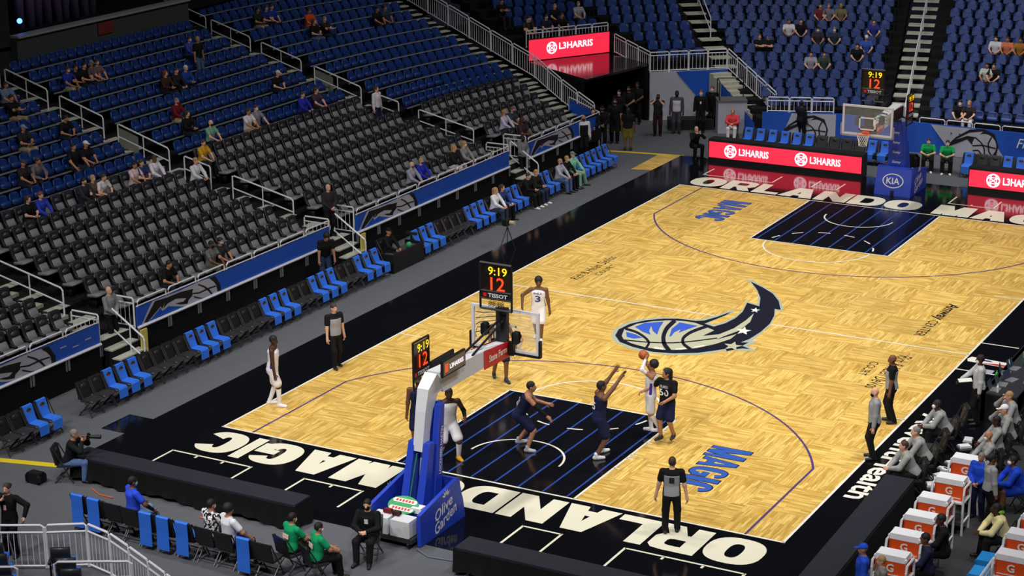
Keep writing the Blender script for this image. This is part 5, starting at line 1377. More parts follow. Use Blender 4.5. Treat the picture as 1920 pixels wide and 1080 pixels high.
# ================================================================ COOLERS ON CARTS
orange = paint((232, 84, 28), .45); lidw = paint((244, 245, 252), .5); cartw = paint((222, 222, 226), .4)
def cooler_cart(x, y, label, rz=0.):
    t = thing('cooler_cart', label.replace('cooler', 'cart under the cooler'), 'cart', (x, y, -.02), rz)
    for sx in (-.36, .36):
        for sy in (-.26, .26): MB().tube([(sx, sy, 0), (sx, sy, .98 if sy < 0 else 1.0)], .028, 6).build('leg', cartw, t)
        h = MB(); h.tube([(sx, -.26, .95), (sx, -.22, 1.12), (sx, .22, 1.12), (sx, .26, .98)], .028, 6); h.tube([(sx, -.26, .78), (sx, .26, .78)], .022, 6); h.tube([(sx, -.26, .3), (sx, .26, .3)], .022, 6); h.build('side_frame', cartw, t)
    MB().bb((-.36, -.26, .74), (.36, .26, .78)).build('shelf', cartw, t)
    MB().bb((-.36, -.26, .26), (.36, .26, .30)).build('lower_shelf', mat('shelf_dark', (52, 52, 56), .6), t)
    c = thing('drink_cooler', label, 'cooler', (x, y, .78-.02), rz)
    MB().rbox((0, 0, .18), (.66, .38, .36), .03).build('tub', orange, c)
    MB().rbox((0, 0, .42), (.70, .43, .13), .04).build('lid', lidw, c)
    text_mb('G', (0, -.196, .22), (1, 0, 0), ZUP, .16, .18, .03, 0, 'C').build('logo', white, c)
    tx = MB(); tx.bb((-.28, -.194, .06), (.28, -.19, .08)); tx.build('print_line', white, c)
for k, (x, y) in enumerate(((18.2, 3.75), (18.22, 2.45), (18.22, 1.2), (18.25, .15), (18.28, -.92), (18.34, -2.0))):
    cooler_cart(x, y, '%s orange drink cooler with white lid in the bench-side line' % ('farthest', 'second farthest', 'third farthest', 'third nearest', 'second nearest', 'nearest')[k])
for k, (x, y) in enumerate(((20.5, -.9), (20.42, .2), (20.45, 1.3))):
    cooler_cart(x, y, '%s orange drink cooler behind the steel rail at the right edge' % ('nearest', 'middle', 'farthest')[k])
sloped_fence('steel baluster fence in the bottom right corner', [(20.05, -3.2, -.02), (20.05, -1.9, -.02), (20.05, -.6, -.02), (20.05, .7, -.02)], h=.98)

# ================================================================ SCORER TABLE AND BENCH AREA
t = thing('scorer_table', "black scorer's table with angled front at the right edge", 'table', (17.35, 12.0, -.02))
MB().bb((-.4, -2.6, 0), (-.3, 6, .78)).build('front_panel', blk, t); MB().bb((-.4, -2.6, 0), (.5, -2.52, .74)).build('end_panel', blk, t)
MB().bb((-.42, -2.6, .74), (.5, 6, .78)).build('tabletop', mat('scorer_top', (46, 46, 52), .5), t)
rp = random.Random(3)
for k in range(7):
    x, y = 17.1+rp.uniform(0, .45), 9.75+k*.46
    tt_ = thing('laptop', 'open laptop on the scorer table, %s from the near end' % ('first' if k == 0 else row_word[k]), 'laptop', (x, y, .76), rp.uniform(-.3, .3))
    MB().bb((-.12, -.17, 0), (.12, .17, .015)).build('keyboard', paint((120, 122, 128), .5), tt_)
    MB().box((-.15, 0, .12), (.012, .34, .23), (.95, 0, .3), (0, 1, 0)).build('screen', paint((60, 70, 90), .3), tt_)
for k, (x, y, c) in enumerate(((17.0, 10.6, (30, 190, 70)), (17.2, 12.6, (30, 190, 70)), (17.05, 11.6, (210, 214, 222)), (17.4, 13.3, (190, 200, 220)), (17.3, 9.6, (232, 232, 236)))):
    b = MB(); b.lathe((x, y, .76), [(.035, 0), (.035, .14), (.014, .19), (.014, .22)], 10); single('drink_bottle', b, paint(c, .4), 'small %s bottle on the scorer table, %s along' % (('green', 'green', 'clear', 'pale blue', 'white')[k], ('near', 'far', 'middle', 'farthest', 'nearest')[k]), 'bottle')
for k in range(9):
    x, y = at((1748, 1762, 1745, 1770, 1785, 1792, 1778, 1808, 1815)[k], (898, 892, 910, 880, 868, 860, 884, 838, 826)[k])[:2]
    tw = MB(); tw.rbox((x, y, .015), (rp.uniform(.22, .36), rp.uniform(.14, .24), .07), .02, (math.cos(k), math.sin(k), 0), (-math.sin(k), math.cos(k), 0))
    single('towel', tw, cloth((228, 228, 232)), 'crumpled white towel on the floor behind the bench, %s from the near end' % ('first' if k == 0 else row_word[k]), 'towel')
for k, (x, y, z, c, lab) in enumerate(((19.75, -.2, -.02, (44, 146, 222), 'bright blue foam block on the floor in the bottom right corner'), (19.7, .55, -.02, (36, 130, 206), 'second bright blue foam block behind the first one'), (20.0, 2.55, -.02, (206, 186, 160), 'beige cushion on the floor by the right rail'))):
    b = MB(); b.rbox((x, y, z+.2), (.6, .55, .4 if k < 2 else .3), .03); single('foam_block' if k < 2 else 'floor_cushion', b, cloth(c), lab, 'block' if k < 2 else 'cushion')
# black carpet behind the right bench
tag(MB().bb((17.4, -5, -.022), (22.5, 16, -.012)).build('floor_bench_mat', mat('bench_mat', (52, 53, 57), .9)), 'dark floor mat behind the right bench', None, None, 'structure')
# floor camera on the left apron
t = thing('floor_camera', 'small floor camera on a stand at the left edge of the court', 'camera', (-1.6, 18.0, -.004))
for a in (0, 120, 240): MB().tube([(0, 0, .75), (.3*math.cos(R(a)), .3*math.sin(R(a)), 0)], .015, 5).build('tripod_leg', blk, t)
MB().rbox((0, 0, .9), (.2, .38, .22), .03).build('camera_body', blk, t); MB().cyl((.1, 0, .9), .07, .18, 12, axis=(1, 0, 0)).build('lens', paint((170, 160, 130), .4), t)
# black bag and cables on the floor at the near left
b = MB(); b.rbox((-1.75, -5.05, .12), (.5, .36, .28), .08); single('camera_bag', b, cloth((22, 22, 26)), 'black camera bag on the floor beside the kneeling photographer', 'bag')
cb = MB(); cb.tube([(-.3, -4.75, 0), (.1, -4.95, 0), (.5, -4.95, 0)], .015, 5); single('orange_cable', cb, paint((214, 90, 40), .6), 'orange cable on the floor at the left end of the near table', 'cable')
cb = MB(); cb.tube([(3.0, -4.9, 0), (3.5, -5.0, 0), (3.75, -5.08, 0)], .02, 5); single('orange_cable', cb, paint((214, 90, 40), .6), 'orange cable on the floor under the near table', 'cable')
cb = MB(); cb.tube([(8.3, -4.1, .01), (8.7, -4.3, .0), (9.4, -4.2, .0), (10.0, -4.3, 0)], .014, 5); single('floor_cable', cb, paint((96, 104, 128), .5), 'pale cable running from the near stanchion to the right table', 'cable')

# ================================================================ NEAR LEFT CORNER: rails and seats in the foreground
pts = [(0.55, -9.25), (1.75, -8.6), (2.5, -8.12), (3.25, -8.28), (4.05, -8.62), (4.85, -8.98), (5.55, -9.3), (6.4, -9.7)]
sloped_fence('steel baluster fence in the bottom left corner', [(*p, 0.) for p in pts[:3]], h=1.0, hoop=.17, gap=.12)
sloped_fence('steel baluster fence stepping down to the right in the bottom left corner', [(*p, 0.) for p in pts[2:]], h=1.0, hoop=.17, gap=.12)
sloped_fence('steel rail in the very bottom left corner of the picture', [(1.4, -11.2, 0), (2.7, -10.45, 0)], h=1.0, hoop=.35, gap=.12)
sloped_fence('steel rail in front of the bottom left fence', [(3.15, -9.95, 0), (4.6, -9.15, 0)], h=1.0, hoop=.35, gap=.12)
for k, (x, y) in enumerate(((1.05, -9.35), (1.5, -9.72), (1.95, -10.1), (2.35, -10.45), (2.45, -8.85), (2.9, -9.2), (3.35, -9.55), (3.75, -9.9), (.45, -9.9), (.9, -10.3), (1.3, -10.7))):
    u_, v_ = pj((x, y, .5))
    t = thing('folding_seat', 'black seat with a blue cushion in the bottom left corner, %s of the group' % ('first' if k == 0 else row_word[k]), 'seat', (x, y, -.02), R(-118-90+90+150))
    for pn, me in SME['k'].items():
        o = link(pn, me, t)
        if pn == 'seat': o.material_slots[0].link = 'OBJECT'; o.material_slots[0].material = cover_blue
t = thing('stand_end_panel', 'white metal end panel at the bottom left edge of the picture', 'panel', (0.2, -9.3, -.02))
MB().box((0, 0, .55), (.9, .08, 1.1), (.6, -.8, 0), (.8, .6, 0)).build('panel', mat('end_panel', (168, 170, 172), .5), t)
# ================================================================ PEOPLE ON THE FLOOR
WHT = (232, 230, 236); NAVY = (24, 30, 62); BLK = (18, 18, 21); GREY = (142, 146, 150); PUR = (70, 50, 160)
def fl(px, py, z=0.): p = at(px, py, z); return (p[0], p[1], z)
def to_local(loc, face, H, p):
    c, s = math.cos(R(face-90)), math.sin(R(face-90)); d = np.asarray(p, float)-np.asarray(loc); sc = H/1.8
    return np.array([c*d[0]+s*d[1], -s*d[0]+c*d[1], d[2]])/sc
stand_relax = dict(lh=(-.27, .05, .84), rh=(.27, .05, .84))
walk = dict(lf=(-.09, .22, .085), rf=(.09, -.25, .1), lh=(-.27, -.12, .90), rh=(.27, .2, .92), pz=.94)
fold = dict(lh=(-.06, .22, 1.02), rh=(.07, .23, 1.0), leh=(-1, -.4, -.2), reh=(1, -.4, -.2))
aim = dict(lh=(-.06, .26, 1.58), rh=(.08, .24, 1.58), leh=(-.8, .2, -.8), reh=(.8, .2, -.8), curl=.9)
hh = .015
# offence
person(fl(514, 760), 25, 'player in white uniform with purple trim standing by the left sideline', dict(lf=(-.1, -.12, .085), rf=(.1, .15, .085), lh=(-.3, .02, .86), rh=(.26, .1, .84), lean=4, hy=-10), 'w1', 1.98,
       ('jersey', WHT), ('shorts', WHT), (236, 236, 240), 'dark', ('short', 'black'), None, hh, PUR, None, WHT)
person(fl(1010, 638), -70, 'player in white uniform walking toward the camera near midcourt', dict(walk, rh=(.42, .12, 1.0), lh=(-.3, .02, .84), reh=(1, -.5, 0), hy=12), 'w2', 1.95, ('jersey', WHT), ('shorts', WHT), (236, 230, 236), 'brown', ('afro', 'black'), None, hh, PUR, ('3', True, (60, 60, 130), 'PHILA'), None)
BALL = np.array([9.80, 4.30, 2.19]); SL, SF, SH = (9.98, 4.38, .1), -158, 1.93
bl = to_local(SL, SF, SH, BALL)
ps = dict(pz=1.0, lean=-3, lf=(-.02, -.22, .16), rf=(.14, -.02, .085), lty=10, rty=-15, lh=tuple(bl+np.array([-.10, -.06, -.07])), rh=tuple(bl+np.array([.10, -.08, -.09])), leh=(-.6, .9, .1), reh=(1, .5, -.2), hp=-12, hy=8, curl=.25)
person(SL, SF, 'shooter in white uniform jumping with the ball overhead', ps, 'w3', SH, ('jersey', WHT), ('shorts', WHT), (230, 226, 232), 'tan', ('afro', 'black'), None, hh, PUR, ('25', False, (60, 60, 130)), WHT, ((-1,), WHT))
t = thing('basketball', 'orange basketball in the hands of the jumping shooter', 'ball', tuple(BALL-np.array([0, 0, .12])))
MB().ball((0, 0, .12), .12, 20, 14).build('cover', mat('ball_orange', (186, 92, 48), .6, bump=.2, vscale=60), t, smooth=True)
sm = MB()
for a in ((1, 0, 0), (0, 1, 0), (0, 0, 1)):
    x, y, _ = frame(a, (0, 0, 1) if a[2] == 0 else (0, 1, 0)); sm.tube([np.array([0, 0, .12])+.1205*(x*math.cos(v)+y*math.sin(v)) for v in np.linspace(0, 2*math.pi, 25)[:-1]], .0025, 4, close=True)
sm.build('seam', blk, t)
person((6.22, .78, 0), -45, 'player in white uniform with yellow shoes behind the near stanchion', dict(pz=.86, lean=12, lf=(-.2, .1, .085), rf=(.16, -.08, .085), lh=(-.3, .3, 1.0), rh=(.3, .2, .98)), 'w4', 2.08, ('jersey', WHT), ('shorts', WHT), (222, 160, 30), 'dark', ('short', 'black'), None, hh, PUR, None, WHT, ((-1, 1), BLK))
# defence
person(fl(938, 712), -45, 'player in black uniform with dark shoes beyond the near backboard', dict(walk, lh=(-.35, .15, .95)), 'b1', 1.98, ('jersey', NAVY), ('shorts', NAVY), (30, 44, 56), 'brown', ('short', 'black'), None, hh, None, ('1', True, WHT))
person((7.5, 2.3, 0), 28, 'player in black uniform crouching in the lane with arm out', dict(pz=.80, py=-.1, lean=26, lf=(-.26, -.12, .085), rf=(.26, .08, .085), lh=(-.25, .5, .95), rh=(.30, .52, .84), leh=(-.6, -.6, -.4), hy=-5, hp=-14, curl=.3), 'b2', 2.02, ('jersey', NAVY), ('shorts', NAVY), (176, 178, 186), 'tan', ('short', 'black'), None, hh, None, ('21', False, WHT), None, ((1,), BLK))
person((9.4, 2.65, 0), 48, 'player in black uniform with both arms raised in the lane', dict(pz=.9, lean=5, lf=(-.16, .14, .085), rf=(.15, -.12, .085), lh=(-.16, .40, 1.82), rh=(.15, .44, 1.80), leh=(-.5, .5, -.6), reh=(.5, .5, -.6), curl=.12, hp=-10), 'b3', 2.06, ('jersey', NAVY), ('shorts', NAVY), (226, 226, 232), 'brown', ('short', 'black'), None, hh, None, ('5', False, WHT))
person((10.5, 4.25, .08), -98, 'player in black uniform numbered 50 reaching toward the shooter', dict(pz=.96, lean=3, lf=(-.12, -.1, .12), rf=(.13, .06, .085), lh=(-.10, .30, 1.04), rh=(.52, .20, 1.16), leh=(-1, -.3, -.2), reh=(.6, -.4, -.7), hy=-35), 'b4', 1.93, ('tee', BLK), ('shorts', NAVY), (34, 36, 50), 'tan', ('long', 'black'), None, hh, None, ('50', True, WHT, 'ORLANDO'))
person((5.3, .95, 0), -60, 'player in dark uniform mostly hidden behind the side shot clock', dict(stand_relax), 'b5', 2.0, ('jersey', NAVY), ('shorts', NAVY), (60, 60, 70), 'brown', ('short', 'black'), None, hh)
# officials
REFG = (150, 152, 160)
person(fl(629, 688), -25, 'referee in grey and black shirt standing on the left sideline', dict(lf=(-.1, -.08, .085), rf=(.1, .12, .085), lh=(-.28, .04, .84), rh=(.28, .1, .85), hy=10), 'r1', 1.88, ('tee', BLK), ('pants', BLK), BLK, 'light', ('short', 'brown'), None, hh, panel=REFG)
person(fl(1258, 1000), 112, 'referee seen from behind on the near baseline', dict(lf=(-.13, 0, .085), rf=(.13, .1, .085), lh=(-.34, .02, .86), rh=(.33, -.02, .86)), 'r2', 1.86, ('tee', BLK), ('pants', BLK), BLK, 'light', ('short', 'brown'), None, hh, panel=REFG, back=[(False, .33, .11, .12, (40, 40, 46))])
person(fl(1668, 792), -160, 'bald referee in grey and black shirt by the right sideline', dict(stand_relax, lf=(-.1, -.1, .085)), 'r3', 1.86, ('tee', BLK), ('pants', BLK), BLK, 'brown', ('bald', 'black'), None, hh, panel=REFG)
person(fl(1636, 860), -155, 'bald coach in grey pullover standing on the right sideline', dict(stand_relax, hp=8), 'c1', 1.88, ('long', GREY), ('pants', BLK), BLK, 'light', ('bald', 'black'), BLK, hh)
# right bench
r_, _m = person((16.95, 9.1, 0), -158, 'staff member in grey pullover holding a white clipboard by the right bench', dict(rh=(.24, .40, 1.05), lh=(-.28, .02, .84), reh=(.8, -.6, -.3)), 'c2', 1.9, ('long', (186, 188, 190)), ('pants', BLK), BLK, 'dark', ('short', 'black'), WHT, hh)
wr_w = r_.matrix_basis@Vector(tuple(_m['_frames']['wr']))
cb_ = MB(); cb_.box((16.62, 8.98, wr_w[2]+.06), (.34, .26, .012), (.9, .4, .1), (-.4, .9, 0)); single('clipboard', cb_, paint((226, 226, 222), .5), 'white clipboard in the hand of the standing staff member', 'clipboard')
sit = dict(pz=.53, py=-.02, lean=6, lf=(-.14, .46, .085), rf=(.14, .46, .085), lh=(-.12, .40, .64), rh=(.12, .40, .64), leh=(-1, -.4, -.3), reh=(1, -.4, -.3))
sit_fwd = dict(pz=.55, py=-.03, bulk=1.16, lean=26, lf=(-.2, .45, .085), rf=(.2, .45, .085), lh=(-.06, .52, .66), rh=(.08, .52, .64), leh=(-1, -.2, -.4), reh=(1, -.2, -.4), hp=-22)
sit_cross = dict(sit, lean=-4, lh=(.1, .28, .86), rh=(-.1, .30, .82), leh=(-1, .1, -.6), reh=(1, .1, -.6))
sit_chin = dict(sit, lean=16, rh=(.05, .32, 1.10), reh=(.6, .5, -.8), lh=(-.12, .4, .66))
sit_wide = dict(sit, lean=2, pz=.56, bulk=1.14, lf=(-.26, .48, .085), rf=(.26, .48, .085), lh=(-.3, .34, .62), rh=(.3, .34, .62))
def bench_chair(x, y, face, lab):
    chair(x, y, face, lab, False, 'bench chairs on the right sideline')
BF = -152
def benched(x, y, pose, key, lab, H=1.86, chairlab=None, **kw):
    c, s = math.cos(R(kw.get('face', BF))), math.sin(R(kw.get('face', BF)))
    f = kw.pop('face', BF)
    person((x, y, -.02), f, lab, pose, key, H, **kw)
    if chairlab: bench_chair(x-.02*c, y-.02*s, f, chairlab)
G2 = (150, 152, 152)
benched(16.75, 6.95, sit_fwd, 'sf', 'assistant in grey pullover and white mask seated farthest up the front bench', chairlab='black bench chair under the assistant seated farthest up the front bench', top=('long', G2), skin='dark', mask=WHT, h=hh)
benched(16.85, 4.95, sit_fwd, 'sf', 'grey-haired assistant in grey pullover leaning forward on the front bench', chairlab='black bench chair under the grey-haired assistant', top=('long', G2), skin='light', hair=('short', 'grey'), h=hh)
benched(16.88, 3.95, sit_fwd, 'sf', 'brown-haired assistant in grey pullover nearest on the front bench', chairlab='black bench chair under the brown-haired assistant', top=('long', G2), skin='light', hair=('short', 'brown'), h=hh)
for k, (x, y) in enumerate(((16.78, 6.0), (16.72, 7.9))): bench_chair(x, y, BF, 'empty black bench chair %s the farthest front-bench assistant' % ('before', 'beyond')[k])
benched(18.3, 5.3, sit, 'sit', 'bald assistant in grey pullover and white mask on the second bench', chairlab='black chair under the bald masked assistant on the second bench', top=('long', G2), skin='tan', hair=('bald', 'black'), mask=WHT, h=hh)
benched(18.2, 6.35, sit, 'sit', 'dark-haired assistant in grey pullover on the second bench', chairlab='black chair under the dark-haired assistant on the second bench', top=('long', G2), skin='dark', h=hh)
benched(18.25, 7.3, sit_chin, 'schin', 'assistant in white cap with hand on chin on the second bench', chairlab='black chair under the assistant in the white cap', top=('long', G2), skin='light', hair=('cap', WHT), h=hh)
benched(18.1, 8.3, sit_chin, 'schin', 'blond assistant in grey pullover on the second bench', chairlab='black chair under the blond assistant on the second bench', top=('long', G2), skin='light', hair=('short', 'blond'), h=hh)
benched(18.2, 10.6, sit_fwd, 'sf', 'official in grey reaching over the scorer table at the right edge', chairlab='black chair under the official at the scorer table', top=('long', (90, 92, 98)), skin='light', hair=('short', 'red'), h=.02)
person((18.95, 2.95, -.02), 35, 'staff member in grey pullover standing with back to camera by the coolers', dict(stand_relax), 'stand', 1.8, ('long', G2), ('pants', BLK), BLK, 'brown', ('bun', 'black'), None, hh)
person((18.62, 3.35, -.02), -100, 'person in blue jacket standing beside the farthest cooler', dict(fold), 'fold', 1.62, ('long', (30, 70, 190)), ('pants', NAVY), BLK, 'tan', ('short', 'grey'), None, hh)
benched(19.35, 4.2, sit_fwd, 'sf', 'player in blue warm-up with lime shoes seated at the right edge', top=('long', (30, 70, 200)), bottom=('shorts', (26, 60, 170)), shoes=(140, 220, 40), skin='brown', mask=WHT, h=hh, chairlab='black chair under the player in blue warm-up')
benched(19.75, 1.35, sit_fwd, 'sf', 'person in pale yellow top seated near the blue foam blocks', top=('long', (226, 214, 158)), skin='dark', hair=('bun', 'black'), h=hh, chairlab='black chair under the person in pale yellow')
benched(18.75, .1, sit, 'sit', 'person in black shirt seated behind the third nearest cooler', top=('long', BLK), skin='dark', h=.02, face=-150)
benched(18.75, -1.0, sit, 'sit', 'person in dark shirt seated behind the second nearest cooler', top=('long', (30, 34, 60)), skin='brown', h=.02, face=-150)
person((17.95, -2.75, -.02), -155, 'person in blue cap and blue jacket at the bottom right corner', dict(stand_relax), 'stand', 1.7, ('long', (34, 78, 200)), ('pants', BLK), BLK, 'tan', ('cap', (34, 78, 200)), None, .02)
person((18.4, -2.95, -.02), -150, 'person with grey hair at the bottom edge beside the blue cap', dict(stand_relax), 'stand', 1.62, ('long', (120, 120, 112)), ('pants', BLK), BLK, 'light', ('short', 'blond'), None, .02)
benched(16.1, -4.9, sit, 'sit', 'dark-haired person seated behind the right near table at the bottom edge', top=('long', (26, 36, 70)), skin='brown', h=.02, face=100)
# near baseline
sit_lap = dict(sit, lh=(-.05, .34, .72), rh=(.06, .35, .70))
benched(7.55, -4.85, sit_lap, 'slap', 'security guard in black with white badge seated by the near stanchion', 1.86, 'black folding chair under the seated security guard', top=('long', BLK), skin='light', hair=('short', 'black'), mask=BLK, h=hh, face=-75, back=[(True, .36, .08, .1, (226, 206, 206))])
GRN = (18, 150, 96)
for k, (x, y, lab, hc_) in enumerate(((6.45, -6.2, 'left of two helpers in green shirts seated at the bottom edge', 'black'), (7.22, -6.35, 'right of two helpers in green shirts seated at the bottom edge', 'black'))):
    benched(x, y, sit, 'sit', lab, 1.78, 'black folding chair under the %s green-shirted helper' % ('left', 'right')[k], top=('tee', GRN), bottom=('pants', BLK), skin='tan', hair=('short', hc_), mask=WHT, h=hh, face=70-15*k, back=[(False, .3, .2, .1, (232, 200, 190))])
benched(2.3, -6.34, sit_wide, 'swide', 'man in blue vest and black sleeves seated behind the left near table', top=('tee', (44, 78, 220)), slv=((-1, 1), BLK), bottom=('pants', (120, 146, 178)), shoes=(120, 116, 90), skin='brown', hair=('short', 'black'), mask=(120, 190, 220), h=hh, face=60)
benched(4.62, -6.55, sit_wide, 'swide', 'man in patterned white and black shirt seated behind the left near table', top=('tee', (177, 176, 186)), bottom=('pants', NAVY), skin='tan', hair=('short', 'black'), mask=WHT, h=hh, face=75)
pm = MATS['cloth_177_176_186']; nt_ = pm.node_tree
for n_ in nt_.nodes:
    if n_.bl_idname == 'ShaderNodeTexNoise': n_.inputs['Scale'].default_value = 16
    if n_.bl_idname == 'ShaderNodeMix':
        n_.inputs[6].default_value = (.01, .01, .014, 1); n_.inputs[7].default_value = (.8, .8, .84, 1)
        st_ = nt_.nodes.new('ShaderNodeMath'); st_.operation = 'GREATER_THAN'; st_.inputs[1].default_value = .5
        src_ = n_.inputs[0].links[0].from_socket; nt_.links.new(src_, st_.inputs[0]); nt_.links.new(st_.outputs[0], n_.inputs[0])
benched(5.12, -6.6, sit_wide, 'swide', 'man in white shirt with bushy dark hair beside the patterned shirt', top=('tee', (222, 222, 230)), bottom=('pants', NAVY), shoes=(226, 206, 190), skin='tan', hair=('afro', 'black'), h=hh, face=65)
kneel = dict(pz=.50, py=-.1, lean=16, lf=(-.18, .26, .085), rf=(.16, .30, .085), lh=(-.05, .36, 1.03), rh=(.10, .28, 1.02), leh=(-.8, .1, -.8), reh=(.8, .1, -.8), hp=-4, curl=.9)
def dslr(loc, face, lab, L=.26):
    t = thing('camera', lab, 'camera', loc, R(face-90))
    MB().rbox((0, 0, 0), (.15, .08, .11), .015).build('camera_body', blk, t); MB().cyl((0, .04, 0), .04, L, 12, r2=.05, axis=(0, 1, 0)).build('lens', blk, t); MB().rbox((0, 0, .07), (.06, .06, .05), .01).build('viewfinder', blk, t)
p = (-1.05, -4.5, -.02); person(p, 25, 'photographer in black jacket and jeans crouching by the left near table', kneel, 'kneel', 1.82, ('long', (20, 22, 26)), ('pants', (84, 108, 156)), BLK, 'tan', ('short', 'grey'), None, hh)
chair(-1.2, -4.55, 25, 'black folding chair under the crouching photographer', False, 'courtside chairs on the left sideline')
dslr((p[0]+.42*math.cos(R(25)), p[1]+.42*math.sin(R(25)), 1.10), 25, 'black camera with long lens held by the crouching photographer')
person((.62, -8.45, -.02), -80, 'guard in black uniform with hand at mouth in the bottom left corner', dict(fold, rh=(.06, .2, 1.42), lh=(-.45, .1, 1.05), reh=(.7, .3, -.8)), 'leanp', 1.74, ('long', BLK), ('pants', BLK), BLK, 'light', ('bun', 'brown'), None, hh, back=[(True, .28, .07, .12, (206, 150, 150))])
# left sideline guests
def guest(y, pose, key, lab, **kw): person((CX0-.02, y, -.02), kw.pop('face', 0), lab, pose, key, kw.pop('H', 1.72), h=.019, **kw)
guest(20.72, sit, 'sit', 'woman in white jacket seated in the sideline chairs', top=('long', (222, 222, 226)), bottom=('pants', (50, 62, 84)), hair=('long', 'blond'), skin='light')
guest(21.2, sit, 'sit', 'dark-haired guest beside the woman in the white jacket', top=('long', (46, 60, 110)), hair=('long', 'brown'), skin='light')
guest(23.15, sit_lap, 'slap', 'man in black jacket checking a phone in the sideline chairs', top=('long', BLK), hair=('short', 'brown'), skin='light', shoes=(220, 220, 224))
guest(23.75, sit_lap, 'slap', 'man in black jacket and jeans beside the phone user', top=('long', (28, 28, 24)), bottom=('pants', (40, 50, 76)), hair=('short', 'blond'), skin='light', shoes=(220, 220, 224))
guest(25.65, sit, 'sit', 'guest in grey sweater, blue jeans and blue mask in the sideline chairs', top=('long', (166, 166, 178)), bottom=('pants', (78, 104, 150)), hair=('short', 'blond'), skin='light', mask=(60, 70, 170))
guest(26.2, sit, 'sit', 'guest in black between the grey sweater and the mint outfit', top=('long', BLK), hair=('short', 'blond'), skin='light', mask=(180, 200, 196))
guest(26.75, sit_wide, 'swide', 'man in mint shirt and mint trousers in the sideline chairs', top=('long', (132, 196, 170)), bottom=('pants', (120, 164, 142)), hair=('cap', (110, 130, 118)), skin='light', mask=(150, 190, 180))
benched(-4.05, 14.35, sit, 'sit', 'camera operator in black seated in the sideline booth', 1.75, top=('long', BLK), skin='tan', hair=('cap', BLK), h=.02, face=0)
chair(-4.05, 14.35, 0, 'black chair under the camera operator in the booth', False, 'courtside chairs on the left sideline')
dslr((-3.45, 14.65, 1.12), 0, 'broadcast camera in front of the booth operator', .3)
gb = MB(); gb.ball((-3.6, 14.95, .62), .1, 12, 8); single('green_ball', gb, paint((40, 150, 100), .5), 'small green ball on the booth shelf beside the operator', 'ball')
person((-4.75, 11.75, -.02), -40, 'man in black shirt and jeans bending at the floor behind the sideline chairs', dict(lean=24, hp=20, lh=(-.25, .25, .82), rh=(.25, .25, .82)), 'bend', 1.85, ('tee', BLK), ('pants', (40, 54, 80)), BLK, 'tan', ('afro', 'black'), None, .019)
person((-5.9, 13.75, .9), -20, 'bald man in dark suit at the top of the second floor opening', dict(fold), 'fold', 1.8, ('long', (40, 40, 46)), ('pants', BLK), BLK, 'light', ('bald', 'black'), None, .019)
person((-5.75, 2.6, .55), 0, 'usher in grey shirt on the steps of the nearest floor opening', dict(fold), 'fold', 1.72, ('long', (126, 128, 134)), ('pants', BLK), BLK, 'light', ('bald', 'black'), None, .019)
person((-5.3, 25.9, .2), -10, 'usher in black and white on the steps of the third floor opening', dict(fold), 'fold', 1.75, ('long', (120, 120, 128)), ('pants', BLK), BLK, 'dark', ('short', 'black'), BLK, .019)
# tunnel mouth and far corner, standing
def st(px, py, face, lab, pose, key, **kw):
    hd = kw.pop('head', None)
    q_ = at(*hd, kw.get('H', 1.8)*.93-.02) if hd else None
    person((q_[0], q_[1], -.02) if hd else fl(px, py, -.02), face, lab, pose, key, kw.pop('H', 1.8), h=.021, **kw)
st(1093, 268, -50, 'usher in black vest and white sleeves at the end of the banner railing', dict(stand_relax), 'stand', head=(1094, 220), top=('long', (206, 206, 214)), panel=BLK, skin='tan', hair=('bald', 'black'), mask=BLK)
st(1112, 272, -60, 'guard in black standing beside the usher at the tunnel', dict(fold), 'fold', head=(1112, 207), top=('long', BLK), skin='light', hair=('short', 'brown'))
st(1129, 272, -60, 'guard in black with cap standing second from the usher', dict(fold), 'fold', head=(1129, 202), top=('long', BLK), skin='tan', hair=('cap', BLK), mask=BLK)
st(1153, 270, -70, 'large guard in black polo at the tunnel mouth', dict(stand_relax, bulk=1.15), 'standbig', head=(1153, 189), top=('tee', BLK), skin='tan', mask=BLK, H=1.9)
st(1177, 282, 110, 'woman in black top and olive skirted trousers seen from behind', dict(stand_relax), 'stand', top=('tee', BLK), bottom=('shorts', (120, 116, 52)), skin='brown', hair=('long', 'black'), shoes=(30, 26, 26))
st(1178, 238, -80, 'man in black tee under the tunnel canopy, left', dict(fold), 'fold', top=('tee', BLK), skin='tan', mask=BLK)
st(1194, 232, -80, 'man in black tee under the tunnel canopy, right', dict(fold), 'fold', top=('tee', BLK), skin='brown', H=1.86)
st(1160, 245, -80, 'guard in black far inside the tunnel', dict(fold), 'fold', top=('long', BLK), skin='light')
st(1233, 254, -70, 'photographer in dark red trousers raising a camera at the corner wall', aim, 'aim', top=('tee', (40, 34, 38)), bottom=('pants', (44, 18, 24)), skin='light', hair=('short', 'brown'))
q = fl(1233, 254); dslr((q[0]+.22*math.cos(R(-70)), q[1]+.22*math.sin(R(-70)), 1.64), -70, 'camera raised by the photographer at the corner wall')
st(1268, 250, -70, 'man in grey suit with pale shirt standing at the corner wall', dict(stand_relax), 'stand', top=('long', (74, 76, 84)), panel=(206, 196, 220), bottom=('pants', (62, 64, 72)), skin='dark', mask=BLK, H=1.86)
st(1313, 248, -70, 'police officer in black uniform and white mask by the corner platform', dict(stand_relax), 'stand', top=('long', BLK), skin='light', hair=('short', 'red'), mask=(210, 220, 232), back=[(True, .3, .06, .1, (220, 220, 224))], H=1.86)
st(1334, 240, -80, 'man in black jacket and blue scarf behind the police officer', dict(stand_relax), 'stand', top=('long', BLK), skin='light', hair=('short', 'red'), mask=(220, 226, 232), H=1.86)
